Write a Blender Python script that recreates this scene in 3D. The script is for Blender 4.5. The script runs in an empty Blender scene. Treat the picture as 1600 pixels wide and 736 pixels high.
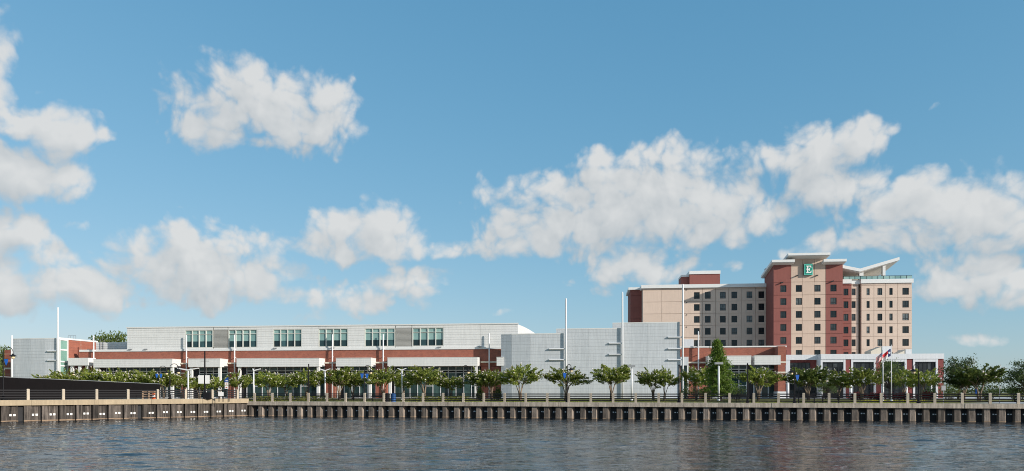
import bpy, math, random
import numpy as np
from mathutils import Vector, Matrix

S = bpy.context.scene
COL = S.collection
rad = math.radians

# ------------------------------------------------------------------ camera
F, HZ, EYE, GZ = 1200.0, 613.5, 2.9, 1.8       # focal length / horizon row (1600 px wide frame), eye height, land height (m above water)
cam_d = bpy.data.cameras.new('camera'); cam = bpy.data.objects.new('camera', cam_d); COL.objects.link(cam)
cam.location = (0, 0, EYE); cam.rotation_euler = (rad(90), 0, 0)
cam_d.sensor_width = 36; cam_d.lens = 36*F/1600; cam_d.shift_y = (HZ-368)/1600
cam_d.clip_start = .1; cam_d.clip_end = 12000
S.camera = cam
S.cycles.filter_width = 1.0

# ------------------------------------------------------------------ sun + sky
SUN_TRAVEL = Vector((-0.90, 0.57, -0.40)).normalized()
to_sun = -SUN_TRAVEL
sun_el = math.asin(to_sun.z); sun_az = math.atan2(to_sun.x, to_sun.y)
sl = bpy.data.lights.new('sun', 'SUN'); sl.energy = 3.8; sl.angle = rad(.55); sl.color = (1, .93, .84)
so = bpy.data.objects.new('sun', sl); COL.objects.link(so); so.location = (60, -30, 80)
so.rotation_euler = SUN_TRAVEL.to_track_quat('-Z', 'Y').to_euler()
S.view_settings.view_transform = 'Standard'; S.view_settings.look = 'None'
S.view_settings.exposure = 0.5; S.view_settings.gamma = 1.0

SKY_STRENGTH = 0.078
CLOUDS = [  # x, y, half width, half height in the photograph, weight
 (405,160,120,62,1),(470,185,95,55,1),(330,195,62,38,.9),(300,125,45,45,.55),(390,115,62,35,.75),(505,180,58,58,.95),(465,85,20,22,.35),(420,215,120,26,.7),
 (0,130,36,90,.95),(55,195,85,42,1),(140,207,48,22,.6),(35,262,105,55,1.05),(65,130,20,26,.45),
 (15,352,70,42,1),(40,432,125,58,1.05),(140,442,95,52,1),(300,412,110,66,1.1),(250,385,70,40,.95),(390,420,75,60,.95),(330,465,110,30,.7),(120,352,34,16,.45),(440,380,30,20,.5),
 (562,372,98,44,1.05),(592,350,52,34,1),(500,388,52,26,.85),(475,388,20,14,.4),
 (560,468,105,36,.72),(640,442,62,38,.85),(520,492,75,20,.5),
 (960,330,185,70,1.1),(1030,285,110,58,1.05),(890,335,105,58,1),(945,262,48,34,1),(1100,330,120,62,1),(820,372,85,34,.95),(705,384,40,22,.7),(1180,342,55,30,.75),(1010,415,95,42,.85),(950,452,55,24,.5),(880,440,30,14,.3),
 (1265,240,85,44,1),(1305,275,82,58,1),(1200,240,42,26,.85),(1390,199,44,16,.6),(1325,222,52,36,.9),(1445,176,22,10,.3),
 (1480,330,140,56,1.05),(1570,345,95,52,1.05),(1400,345,95,52,1),(1335,374,95,28,.75),(1245,385,50,16,.35),(1440,290,60,30,.8),
 (1505,430,92,46,1.05),(1590,452,75,38,.95),(1470,452,60,26,.7),(1530,528,80,18,.4),(1560,560,60,16,.35),(1140,412,55,18,.5),(780,490,60,10,.2),(270,600,90,14,.2)]

world = bpy.data.worlds.new('World'); S.world = world; world.use_nodes = True
def sky_world():
    g = bpy.data.node_groups.new('cloud_density', 'ShaderNodeTree')
    g.interface.new_socket('P', in_out='INPUT', socket_type='NodeSocketVector')
    g.interface.new_socket('D', in_out='OUTPUT', socket_type='NodeSocketFloat')
    g.interface.new_socket('A', in_out='OUTPUT', socket_type='NodeSocketFloat')
    N, L = g.nodes, g.links
    gi = N.new('NodeGroupInput'); go = N.new('NodeGroupOutput')
    def vm(op, a, b=None):
        n = N.new('ShaderNodeVectorMath'); n.operation = op
        for i, v in enumerate((a, b)):
            if v is None: continue
            if isinstance(v, tuple): n.inputs[i].default_value = v
            else: L.new(v, n.inputs[i])
        return n
    def mt(op, *a):
        n = N.new('ShaderNodeMath'); n.operation = op
        for i, v in enumerate(a):
            if isinstance(v, (int, float)): n.inputs[i].default_value = v
            else: L.new(v, n.inputs[i])
        return n.outputs[0]
    def noise(src, scale, detail, rough, dist=0):
        n = N.new('ShaderNodeTexNoise'); n.noise_dimensions = '2D'; n.inputs['Scale'].default_value = scale; n.inputs['Detail'].default_value = detail
        n.inputs['Roughness'].default_value = rough; n.inputs['Distortion'].default_value = dist; L.new(src, n.inputs['Vector']); return n
    P = gi.outputs[0]
    w1 = noise(P, 11, 2, .5)
    wv = vm('MULTIPLY', vm('SUBTRACT', w1.outputs['Color'], (.5, .5, .5)).outputs[0], (.045, .03, 0))
    Pw = vm('ADD', P, wv.outputs[0]).outputs[0]
    acc = None
    for (x, y, rx, ry, w) in CLOUDS:
        s = (x-800)/F; v = (HZ-y)/F
        az = math.atan(s); el = math.atan(v*math.cos(az)); ca = math.cos(az)
        a = vm('SUBTRACT', Pw, (az, el-.22*ry/F*ca, 0)).outputs[0]
        b = vm('MULTIPLY', a, (F/(rx*1.16*ca*ca), F/(ry*1.3*ca), 0)).outputs[0]
        b = vm('MAXIMUM', b, vm('MULTIPLY', b, (-1, -1.7, 0)).outputs[0]).outputs[0]     # flatter below
        d = vm('DOT_PRODUCT', b, b).outputs['Value']
        f = mt('MULTIPLY_ADD', d, -.8, w)
        acc = f if acc is None else mt('SMOOTH_MAX', acc, f, .18)
    # fair weather cumulus round the unseen sky, cover raised to brighten shaded walls
    big = noise(P, 3.2, 3, .5)
    ge = mt('MULTIPLY_ADD', big.outputs[0], 7, -3.35)
    sx = N.new('ShaderNodeSeparateXYZ'); L.new(P, sx.inputs[0])
    m1 = mt('ABSOLUTE', sx.outputs[0]); m2 = mt('MULTIPLY_ADD', m1, 8, -5.6)
    m3 = mt('MULTIPLY_ADD', sx.outputs[1], 8, -4.4)
    m = N.new('ShaderNodeClamp'); L.new(mt('MAXIMUM', m2, m3), m.inputs[0])
    ge2 = mt('MULTIPLY_ADD', mt('SUBTRACT', m.outputs[0], 1), 4, ge)
    acc = mt('MAXIMUM', acc, mt('MINIMUM', ge2, 1))
    acc = mt('MAXIMUM', acc, -1.2)
    n1 = noise(Pw, 20, 7, .56); n2 = noise(P, 75, 3, .6)
    vo = N.new('ShaderNodeTexVoronoi'); vo.voronoi_dimensions = '2D'; vo.feature = 'F1'; vo.inputs['Scale'].default_value = 30
    vo.inputs['Detail'].default_value = 2; L.new(Pw, vo.inputs['Vector'])
    r = mt('MULTIPLY_ADD', n1.outputs[0], 1.15, -.40)
    r = mt('ADD', r, mt('MULTIPLY_ADD', n2.outputs[0], .35, -.175))
    r = mt('ADD', r, mt('MULTIPLY_ADD', vo.outputs['Distance'], -.75, .3))
    L.new(mt('ADD', acc, r), go.inputs[0])
    L.new(mt('MINIMUM', mt('MULTIPLY_ADD', vo.outputs['Distance'], -.5, acc), 1.1), go.inputs[1])

    nt = world.node_tree; nt.nodes.clear(); N, L = nt.nodes, nt.links
    def vm2(op, a, b):
        n = N.new('ShaderNodeVectorMath'); n.operation = op; L.new(a, n.inputs[0])
        if isinstance(b, tuple): n.inputs[1].default_value = b
        else: L.new(b, n.inputs[1])
        return n.outputs[0]
    def mt2(op, *a):
        n = N.new('ShaderNodeMath'); n.operation = op
        for i, v in enumerate(a):
            if isinstance(v, (int, float)): n.inputs[i].default_value = v
            else: L.new(v, n.inputs[i])
        return n.outputs[0]
    tc = N.new('ShaderNodeTexCoord'); sp = N.new('ShaderNodeSeparateXYZ'); L.new(tc.outputs['Generated'], sp.inputs[0])
    az = mt2('ARCTAN2', sp.outputs[0], sp.outputs[1]); el = mt2('ARCSINE', sp.outputs[2])
    cb = N.new('ShaderNodeCombineXYZ'); L.new(az, cb.inputs[0]); L.new(el, cb.inputs[1])
    g1 = N.new('ShaderNodeGroup'); g1.node_tree = g; L.new(cb.outputs[0], g1.inputs[0])
    g2 = N.new('ShaderNodeGroup'); g2.node_tree = g; L.new(vm2('ADD', cb.outputs[0], (.016, .026, 0)), g2.inputs[0])
    al = N.new('ShaderNodeMapRange'); al.interpolation_type = 'SMOOTHSTEP'
    L.new(g1.outputs[0], al.inputs['Value']); al.inputs['From Min'].default_value = .04; al.inputs['From Max'].default_value = .82
    lit = N.new('ShaderNodeClamp'); L.new(mt2('ADD', mt2('MULTIPLY_ADD', mt2('SUBTRACT', g1.outputs[1], g2.outputs[1]), .5, .52), mt2('MULTIPLY', mt2('SUBTRACT', g1.outputs[0], g2.outputs[0]), .22)), lit.inputs[0])
    cc = N.new('ShaderNodeMix'); cc.data_type = 'RGBA'; L.new(lit.outputs[0], cc.inputs[0])
    cc.inputs[6].default_value = (4.4, 4.75, 5.0, 1); cc.inputs[7].default_value = (6.6, 6.65, 6.6, 1)
    sky = N.new('ShaderNodeTexSky'); sky.sky_type = 'NISHITA'; sky.sun_disc = False
    sky.sun_elevation = sun_el; sky.sun_rotation = sun_az; sky.altitude = 0; sky.air_density = 1.0; sky.dust_density = .4; sky.ozone_density = 2.0
    tint = N.new('ShaderNodeMix'); tint.data_type = 'RGBA'; tint.blend_type = 'MULTIPLY'; tint.inputs[0].default_value = 1
    sc = N.new('ShaderNodeSeparateColor'); L.new(sky.outputs[0], sc.inputs[0]); jc = N.new('ShaderNodeCombineColor')
    for i, (k, p) in enumerate(((1.05, .85), (2.15, .53), (3.0, .43))): L.new(mt2('MULTIPLY', mt2('POWER', sc.outputs[i], p), k), jc.inputs[i])   # photographic grade of the blue
    L.new(jc.outputs[0], tint.inputs[6]); tint.inputs[7].default_value = (1, 1, 1, 1)
    mx = N.new('ShaderNodeMix'); mx.data_type = 'RGBA'
    L.new(mt2('MULTIPLY', al.outputs[0], .93), mx.inputs[0]); L.new(tint.outputs[2], mx.inputs[6]); L.new(cc.outputs[2], mx.inputs[7])
    bg = N.new('ShaderNodeBackground'); bg.inputs[1].default_value = SKY_STRENGTH; L.new(mx.outputs[2], bg.inputs[0])
    out = N.new('ShaderNodeOutputWorld'); L.new(bg.outputs[0], out.inputs[0])
sky_world()
world.cycles.sampling_method = 'MANUAL'; world.cycles.sample_map_resolution = 512

# ------------------------------------------------------------------ materials
MAT = {}
def mat(name, col, rough=.7, var=.12, scale=.6, spec=.4, metal=0, rnd=0.0, fine=0, stain=0, bump=0, streak=0):
    """principled paint / stone: world-scale noise variation, per-piece random tone, optional vertical rain streaks"""
    m = bpy.data.materials.new(name); m.use_nodes = True; MAT[name] = m
    N, L = m.node_tree.nodes, m.node_tree.links
    b = N['Principled BSDF']; b.inputs['Roughness'].default_value = rough; b.inputs['Specular IOR Level'].default_value = spec; b.inputs['Metallic'].default_value = metal
    geo = N.new('ShaderNodeNewGeometry')
    n = N.new('ShaderNodeTexNoise'); n.inputs['Scale'].default_value = scale; n.inputs['Detail'].default_value = 6; n.inputs['Roughness'].default_value = .65
    L.new(geo.outputs['Position'], n.inputs['Vector'])
    val = N.new('ShaderNodeMath'); val.operation = 'MULTIPLY_ADD'; L.new(n.outputs[0], val.inputs[0]); val.inputs[1].default_value = 2*var; val.inputs[2].default_value = 1-var
    last = val.outputs[0]
    def mul(x):
        nonlocal last
        k = N.new('ShaderNodeMath'); k.operation = 'MULTIPLY'; L.new(last, k.inputs[0]); L.new(x, k.inputs[1]); last = k.outputs[0]
    if rnd:
        oi = N.new('ShaderNodeObjectInfo'); q = N.new('ShaderNodeMath'); q.operation = 'MULTIPLY_ADD'
        L.new(oi.outputs['Random'], q.inputs[0]); q.inputs[1].default_value = 2*rnd; q.inputs[2].default_value = 1-rnd; mul(q.outputs[0])
    if streak:
        mp = N.new('ShaderNodeMapping'); mp.inputs['Scale'].default_value = (5, 5, .35); L.new(geo.outputs['Position'], mp.inputs[0])
        n2 = N.new('ShaderNodeTexNoise'); n2.inputs['Scale'].default_value = 1; n2.inputs['Detail'].default_value = 5; L.new(mp.outputs[0], n2.inputs['Vector'])
        q = N.new('ShaderNodeMapRange'); L.new(n2.outputs[0], q.inputs['Value']); q.inputs['From Min'].default_value = .35; q.inputs['From Max'].default_value = .65
        q.inputs['To Min'].default_value = 1-streak; q.inputs['To Max'].default_value = 1; mul(q.outputs[0])
    if fine:
        n3 = N.new('ShaderNodeTexNoise'); n3.inputs['Scale'].default_value = 9; n3.inputs['Detail'].default_value = 4; L.new(geo.outputs['Position'], n3.inputs['Vector'])
        q = N.new('ShaderNodeMath'); q.operation = 'MULTIPLY_ADD'; L.new(n3.outputs[0], q.inputs[0]); q.inputs[1].default_value = 2*fine; q.inputs[2].default_value = 1-fine; mul(q.outputs[0])
        if bump:
            bp = N.new('ShaderNodeBump'); bp.inputs['Strength'].default_value = bump; bp.inputs['Distance'].default_value = .05; L.new(n3.outputs[0], bp.inputs['Height']); L.new(bp.outputs[0], b.inputs['Normal'])
    mx = N.new('ShaderNodeVectorMath'); mx.operation = 'SCALE'; mx.inputs[0].default_value = col[:3]; L.new(last, mx.inputs['Scale'])
    L.new(mx.outputs[0], b.inputs['Base Color'])
    return m
def brick_mat(name, c1, c2, mortar):
    m = bpy.data.materials.new(name); m.use_nodes = True; MAT[name] = m
    N, L = m.node_tree.nodes, m.node_tree.links; b = N['Principled BSDF']; b.inputs['Roughness'].default_value = .85
    tc = N.new('ShaderNodeTexCoord'); mp = N.new('ShaderNodeMapping'); mp.inputs['Rotation'].default_value = (rad(90), 0, 0); L.new(tc.outputs['Object'], mp.inputs[0])
    br = N.new('ShaderNodeTexBrick'); br.inputs['Scale'].default_value = 1; br.inputs['Brick Width'].default_value = .4; br.inputs['Row Height'].default_value = .14; br.inputs['Mortar Size'].default_value = .012
    br.inputs['Color1'].default_value = (*c1, 1); br.inputs['Color2'].default_value = (*c2, 1); br.inputs['Mortar'].default_value = (*mortar, 1); L.new(mp.outputs[0], br.inputs['Vector'])
    n = N.new('ShaderNodeTexNoise'); n.inputs['Scale'].default_value = 1.3; n.inputs['Detail'].default_value = 6; L.new(tc.outputs['Object'], n.inputs['Vector'])
    q = N.new('ShaderNodeMath'); q.operation = 'MULTIPLY_ADD'; L.new(n.outputs[0], q.inputs[0]); q.inputs[1].default_value = .5; q.inputs[2].default_value = .75
    s = N.new('ShaderNodeVectorMath'); s.operation = 'SCALE'; L.new(br.outputs['Color'], s.inputs[0]); L.new(q.outputs[0], s.inputs['Scale']); L.new(s.outputs[0], b.inputs['Base Color'])
    return m
def glass_mat(name, dark, light, rough=.04, p=.6):
    """window pane: glossy, each pane its own tone (blinds or a dark room behind)"""
    m = bpy.data.materials.new(name); m.use_nodes = True; MAT[name] = m
    N, L = m.node_tree.nodes, m.node_tree.links; b = N['Principled BSDF']; b.inputs['Roughness'].default_value = rough; b.inputs['Specular IOR Level'].default_value = .3
    oi = N.new('ShaderNodeObjectInfo'); r = N.new('ShaderNodeMath'); r.operation = 'POWER'; L.new(oi.outputs['Random'], r.inputs[0]); r.inputs[1].default_value = 1/p
    geo = N.new('ShaderNodeNewGeometry'); n = N.new('ShaderNodeTexNoise'); n.inputs['Scale'].default_value = 1.2; L.new(geo.outputs['Position'], n.inputs['Vector'])
    f = N.new('ShaderNodeMath'); f.operation = 'MULTIPLY'; L.new(r.outputs[0], f.inputs[0]); L.new(n.outputs[0], f.inputs[1]); 
    f2 = N.new('ShaderNodeMath'); f2.operation = 'MULTIPLY'; L.new(f.outputs[0], f2.inputs[0]); f2.inputs[1].default_value = 1.7
    mx = N.new('ShaderNodeMix'); mx.data_type = 'RGBA'; L.new(f2.outputs[0], mx.inputs[0]); mx.inputs[6].default_value = (*dark, 1); mx.inputs[7].default_value = (*light, 1)
    L.new(mx.outputs[2], b.inputs['Base Color'])
    return m
def leaf_mat(name, c1, c2, trans=.45):
    m = bpy.data.materials.new(name); m.use_nodes = True; MAT[name] = m
    N, L = m.node_tree.nodes, m.node_tree.links; b = N['Principled BSDF']; b.inputs['Roughness'].default_value = .55; b.inputs['Specular IOR Level'].default_value = .3
    geo = N.new('ShaderNodeNewGeometry'); oi = N.new('ShaderNodeObjectInfo')
    n = N.new('ShaderNodeTexNoise'); n.inputs['Scale'].default_value = 1.4; n.inputs['Detail'].default_value = 5; L.new(geo.outputs['Position'], n.inputs['Vector'])
    q = N.new('ShaderNodeMath'); q.operation = 'MULTIPLY_ADD'; L.new(geo.outputs['Random Per Island'], q.inputs[0]); q.inputs[1].default_value = .55; L.new(n.outputs[0], q.inputs[2])
    q2 = N.new('ShaderNodeMath'); q2.operation = 'SUBTRACT'; L.new(q.outputs[0], q2.inputs[0]); q2.inputs[1].default_value = .27; q2.use_clamp = True
    mx = N.new('ShaderNodeMix'); mx.data_type = 'RGBA'; L.new(q2.outputs[0], mx.inputs[0]); mx.inputs[6].default_value = (*c1, 1); mx.inputs[7].default_value = (*c2, 1)
    v = N.new('ShaderNodeMath'); v.operation = 'MULTIPLY_ADD'; L.new(oi.outputs['Random'], v.inputs[0]); v.inputs[1].default_value = .4; v.inputs[2].default_value = .8
    s = N.new('ShaderNodeVectorMath'); s.operation = 'SCALE'; L.new(mx.outputs[2], s.inputs[0]); L.new(v.outputs[0], s.inputs['Scale']); L.new(s.outputs[0], b.inputs['Base Color'])
    t = N.new('ShaderNodeBsdfTranslucent'); L.new(s.outputs[0], t.inputs[0])
    ms = N.new('ShaderNodeMixShader'); ms.inputs[0].default_value = trans; L.new(b.outputs[0], ms.inputs[1]); L.new(t.outputs[0], ms.inputs[2])
    L.new(ms.outputs[0], N['Material Output'].inputs[0])
    return m

mat('white_siding', (.72, .72, .7), .5, .06, .5, rnd=.022, streak=.09)
mat('screen_siding', (.57, .60, .62), .4, .08, .4, rnd=.018, streak=.13)
mat('white_trim', (.68, .68, .66), .5, .05)
mat('white_metal', (.68, .69, .7), .35, .03)
mat('grey_louvre', (.36, .355, .33), .6, .08, rnd=.04)
mat('cream_stone', (.62, .56, .46), .8, .1)
mat('cream_wall', (.56, .425, .335), .85, .06, .35, rnd=.025, fine=.04, streak=.06)
mat('cream_light', (.60, .47, .38), .85, .06, .35, rnd=.025, fine=.04, streak=.06)
mat('red_wall', (.245, .085, .07), .85, .08, .35, rnd=.04, fine=.05, streak=.08)
mat('podium_red', (.2, .05, .045), .8, .08, .4)
mat('podium_white', (.62, .63, .64), .6, .06, .5, streak=.08)
mat('soffit', (.6, .55, .48), .8, .05)
mat('roof_membrane', (.5, .5, .48), .9, .15)
mat('dark_frame', (.012, .016, .018), .4, .05)
mat('window_frame_cream', (.6, .6, .55), .5, .05)
mat('black_metal', (.01, .01, .012), .6, .1, spec=.2)
mat('grey_metal', (.3, .31, .32), .4, .1, metal=.3)
mat('fabric_black', (.007, .006, .0065), .9, .3, 1.5, spec=.1)
mat('concrete_cap', (.55, .47, .38), .9, .3, .9, fine=.2, streak=.4, bump=.4)
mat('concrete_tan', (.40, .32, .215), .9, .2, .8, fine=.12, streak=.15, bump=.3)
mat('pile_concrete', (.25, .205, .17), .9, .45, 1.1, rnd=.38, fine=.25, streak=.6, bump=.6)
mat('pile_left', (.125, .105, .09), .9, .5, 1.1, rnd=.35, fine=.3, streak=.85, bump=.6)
mat('pile_foot', (.30, .21, .14), .9, .35, 1.5, fine=.25)
mat('recess_shade', (.03, .03, .032), .9, .4)  # near black: the shade of the recesses is put into the colour
mat('tie_plate', (.85, .88, .9), .5, .1)
mat('post_concrete', (.43, .37, .29), .9, .25, 2, rnd=.12, fine=.2)
mat('paving', (.33, .3, .26), .9, .3, .7, fine=.2)
mat('paving_tan', (.42, .36, .28), .9, .25, .7, fine=.15)
mat('plaza_pale', (.5, .53, .56), .8, .15, .3)
mat('bark', (.22, .165, .12), .9, .35, 3, fine=.2)
mat('bark_dark', (.08, .06, .045), .9, .35, 3, fine=.2)
mat('flower_white', (.72, .66, .62), .8, .12, 4)
mat('blue_banner', (.01, .1, .42), .7, .1)
mat('sign_blue', (.012, .06, .26), .6, .05)
mat('sign_white', (.78, .77, .74), .6, .05)
mat('sign_red', (.4, .08, .04), .6, .05)
mat('bin_blue', (.015, .10, .30), .5, .1)
mat('orange', (.75, .13, .03), .6, .1)
mat('wood_rail', (.38, .26, .17), .85, .2, 2)
mat('sign_green', (.005, .235, .17), .5, .04)
mat('sign_green_light', (.12, .52, .42), .5, .04)
mat('flag_red', (.50, .02, .03), .8, .08); mat('flag_white', (.75, .75, .74), .8, .05); mat('flag_blue', (.012, .022, .12), .8, .08)
mat('lamp_globe', (.75, .62, .38), .3, .05)
brick_mat('brick', (.32, .098, .058), (.25, .075, .05), (.30, .15, .11))
glass_mat('hotel_glass', (.010, .017, .02), (.15, .17, .17), .04, .33)
glass_mat('teal_glass', (.17, .30, .29), (.30, .45, .42), .1, 1)
glass_mat('dark_glass', (.012, .025, .03), (.05, .11, .12))
glass_mat('shop_glass', (.014, .03, .032), (.07, .13, .12))
glass_mat('podium_glass', (.014, .017, .02), (.06, .07, .075))
glass_mat('green_glass', (.16, .3, .25), (.22, .38, .32), .15)
leaf_mat('leaf_myrtle', (.065, .125, .022), (.40, .43, .085))
leaf_mat('leaf_dark', (.026, .058, .018), (.12, .16, .045))
leaf_mat('leaf_cypress', (.05, .11, .016), (.2, .28, .045))
leaf_mat('leaf_oak', (.04, .085, .018), (.21, .25, .055))
leaf_mat('leaf_lime', (.12, .15, .02), (.34, .34, .06))
leaf_mat('flower_red', (.12, .01, .015), (.28, .03, .03)); leaf_mat('flower_yellow', (.5, .42, .02), (.75, .65, .05))
def ground_mat():
    m = bpy.data.materials.new('grass_ground'); m.use_nodes = True; MAT['grass_ground'] = m
    N, L = m.node_tree.nodes, m.node_tree.links; b = N['Principled BSDF']; b.inputs['Roughness'].default_value = .95; b.inputs['Specular IOR Level'].default_value = .1
    geo = N.new('ShaderNodeNewGeometry'); n = N.new('ShaderNodeTexNoise'); n.inputs['Scale'].default_value = .35; n.inputs['Detail'].default_value = 9; n.inputs['Roughness'].default_value = .7; L.new(geo.outputs['Position'], n.inputs['Vector'])
    cr = N.new('ShaderNodeValToRGB'); L.new(n.outputs[0], cr.inputs[0]); e = cr.color_ramp.elements
    e[0].position = .3; e[0].color = (.06, .08, .018, 1); e[1].position = .7; e[1].color = (.21, .185, .065, 1)
    L.new(cr.outputs[0], b.inputs['Base Color'])
ground_mat()
def water_mat():
    m = bpy.data.materials.new('river_water'); m.use_nodes = True; MAT['river_water'] = m
    N, L = m.node_tree.nodes, m.node_tree.links; b = N['Principled BSDF']
    b.inputs['Base Color'].default_value = (.010, .014, .018, 1); b.inputs['Roughness'].default_value = .02; b.inputs['Specular IOR Level'].default_value = .33; b.inputs['IOR'].default_value = 1.22
    geo = N.new('ShaderNodeNewGeometry'); mp = N.new('ShaderNodeMapping'); mp.inputs['Scale'].default_value = (.42, 1.3, 1); mp.inputs['Rotation'].default_value = (0, 0, rad(9)); L.new(geo.outputs['Position'], mp.inputs[0])
    n = N.new('ShaderNodeTexNoise'); n.inputs['Scale'].default_value = 2.2; n.inputs['Detail'].default_value = 3; n.inputs['Roughness'].default_value = .55; n.inputs['Distortion'].default_value = .5; L.new(mp.outputs[0], n.inputs['Vector'])
    bp = N.new('ShaderNodeBump'); bp.inputs['Strength'].default_value = 1; bp.inputs['Distance'].default_value = .05; L.new(n.outputs[0], bp.inputs['Height']); L.new(bp.outputs[0], b.inputs['Normal'])
water_mat()

# ------------------------------------------------------------------ mesh helpers
class MB:
    def __init__(s): s.v = []; s.f = []; s.mi = []
    def face(s, pts, m=0):
        n = len(s.v); s.v += [tuple(p) for p in pts]; s.f.append(tuple(range(n, n+len(pts)))); s.mi.append(m); return s
    def hexa(s, p, m=0):     # 4 bottom (ccw from above), 4 top
        n = len(s.v); s.v += [tuple(q) for q in p]
        for q in ((0,3,2,1),(4,5,6,7),(0,1,5,4),(1,2,6,5),(2,3,7,6),(3,0,4,7)): s.f.append(tuple(n+i for i in q)); s.mi.append(m)
        return s
    def box(s, x0, x1, y0, y1, z0, z1, m=0):
        return s.hexa([(x0,y0,z0),(x1,y0,z0),(x1,y1,z0),(x0,y1,z0),(x0,y0,z1),(x1,y0,z1),(x1,y1,z1),(x0,y1,z1)], m)
    def prism(s, prof, y0, y1, m=0):      # profile (x,z) extruded along y
        n = len(s.v); k = len(prof)
        s.v += [(x, y0, z) for x, z in prof] + [(x, y1, z) for x, z in prof]
        s.f.append(tuple(range(n, n+k))); s.f.append(tuple(range(n+2*k-1, n+k-1, -1))); s.mi += [m, m]
        for i in range(k):
            j = (i+1) % k; s.f.append((n+j, n+i, n+k+i, n+k+j)); s.mi.append(m)
        return s
    def vprism(s, plan, z0, z1, m=0):     # plan (x,y) extruded up
        n = len(s.v); k = len(plan)
        s.v += [(x, y, z0) for x, y in plan] + [(x, y, z1) for x, y in plan]
        s.f.append(tuple(range(n+k-1, n-1, -1))); s.f.append(tuple(range(n+k, n+2*k))); s.mi += [m, m]
        for i in range(k):
            j = (i+1) % k; s.f.append((n+i, n+j, n+k+j, n+k+i)); s.mi.append(m)
        return s
    def tube(s, pts, rr, sides=8, m=0):
        pts = [Vector(p) for p in pts]
        if not isinstance(rr, (list, tuple)): rr = [rr]*len(pts)
        base = len(s.v); K = sides
        for i, p in enumerate(pts):
            t = (pts[min(i+1, len(pts)-1)]-pts[max(i-1, 0)]).normalized()
            a = Vector((0, 0, 1)) if abs(t.z) < .9 else Vector((1, 0, 0))
            u = t.cross(a).normalized(); w = t.cross(u)
            for k in range(K):
                an = 2*math.pi*k/K; s.v.append(tuple(p+(u*math.cos(an)+w*math.sin(an))*rr[i]))
        for i in range(len(pts)-1):
            for k in range(K):
                k2 = (k+1) % K; s.f.append((base+i*K+k, base+i*K+k2, base+(i+1)*K+k2, base+(i+1)*K+k)); s.mi.append(m)
        s.f.append(tuple(base+k for k in range(K))[::-1]); s.f.append(tuple(base+(len(pts)-1)*K+k for k in range(K))); s.mi += [m, m]
        return s
    def lathe(s, prof, sides=14, c=(0, 0, 0), m=0):   # (r,z) bottom to top
        base = len(s.v)
        for r, z in prof:
            for k in range(sides):
                an = 2*math.pi*k/sides; s.v.append((c[0]+r*math.cos(an), c[1]+r*math.sin(an), c[2]+z))
        for i in range(len(prof)-1):
            for k in range(sides):
                k2 = (k+1) % sides; s.f.append((base+i*sides+k, base+i*sides+k2, base+(i+1)*sides+k2, base+(i+1)*sides+k)); s.mi.append(m)
        s.f.append(tuple(base+k for k in range(sides))[::-1]); s.f.append(tuple(base+(len(prof)-1)*sides+k for k in range(sides))); s.mi += [m, m]
        return s
    def mesh(s, name, mats, smooth=False):
        me = bpy.data.meshes.new(name); me.from_pydata(s.v, [], s.f)
        for k in (mats if isinstance(mats, (list, tuple)) else [mats]): me.materials.append(MAT[k])
        if len(me.materials) > 1: me.polygons.foreach_set('material_index', s.mi)
        if smooth: me.polygons.foreach_set('use_smooth', [True]*len(me.polygons))
        me.update(); return me
    def build(s, name, mats, parent=None, loc=(0, 0, 0), rz=0, smooth=False):
        return link(name, s.mesh(name, mats, smooth), parent, loc, rz)
def link(name, me, parent=None, loc=(0, 0, 0), rz=0, scale=None):
    o = bpy.data.objects.new(name, me); COL.objects.link(o); o.parent = parent; o.location = loc; o.rotation_euler = (0, 0, rz)
    if scale: o.scale = scale
    return o
CUBE = {}
def bx(name, parent, m, x0, x1, y0, y1, z0, z1):
    """a box piece sharing one unit cube mesh per material"""
    if m not in CUBE: CUBE[m] = MB().box(-.5, .5, -.5, .5, -.5, .5).mesh('unit_'+m, m)
    return link(name, CUBE[m], parent, ((x0+x1)/2, (y0+y1)/2, (z0+z1)/2), 0, (x1-x0, y1-y0, z1-z0))
def empty(name, loc, rz=0):
    o = bpy.data.objects.new(name, None); COL.objects.link(o); o.location = loc; o.rotation_euler = (0, 0, rz); o.empty_display_size = .5; return o
def tag(o, label=None, cat=None, group=None, kind=None):
    if label: o['label'] = label
    if cat: o['category'] = cat
    if group: o['group'] = group
    if kind: o['kind'] = kind
    return o
def copy_tree(o, parent=None):
    c = o.copy(); COL.objects.link(c); c.parent = parent
    for ch in list(o.children): copy_tree(ch, c)
    return c
class Frame:
    """a facade line: local x along it to the right, y away from the camera, z up from the land"""
    def __init__(s, ox, oy, th, gz=GZ): s.ox, s.oy, s.th, s.gz = ox, oy, th, gz; s.c, s.s = math.cos(th), math.sin(th)
    def u(s, px, d=0):
        q = (px-800)/F; return (q*(s.oy+d*s.c)-s.ox+d*s.s)/(s.c-q*s.s)
    def Y(s, px, d=0): return s.oy+s.u(px, d)*s.s+d*s.c
    def z(s, px, py, d=0): return EYE+(HZ-py)/F*s.Y(px, d)-s.gz
    def w(s, u, d): return (s.ox+u*s.c-d*s.s, s.oy+u*s.s+d*s.c)
    def root(s, name): return empty(name, (s.ox, s.oy, s.gz), s.th)
def at(px, Y): return (px-800)/F*Y

W = Frame(0, 88, math.atan(-.25), 0)                    # seawall facing the camera
UJ = W.u(388, 0); JX, JY = W.w(UJ, 0)
LW = Frame(JX, JY, math.atan2(20, 17.9), 0)             # left quay, turning towards the camera
C = Frame(0, 144, math.atan(-.12))                      # convention hall facade
_y = 189.2; H = Frame((1200-800)/F*_y, _y, math.atan(-.1))   # hotel
PD = Frame((1350-800)/F*160, 160, math.atan(-.1))       # hotel podium
UR = W.u(1600, 0)+40

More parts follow.
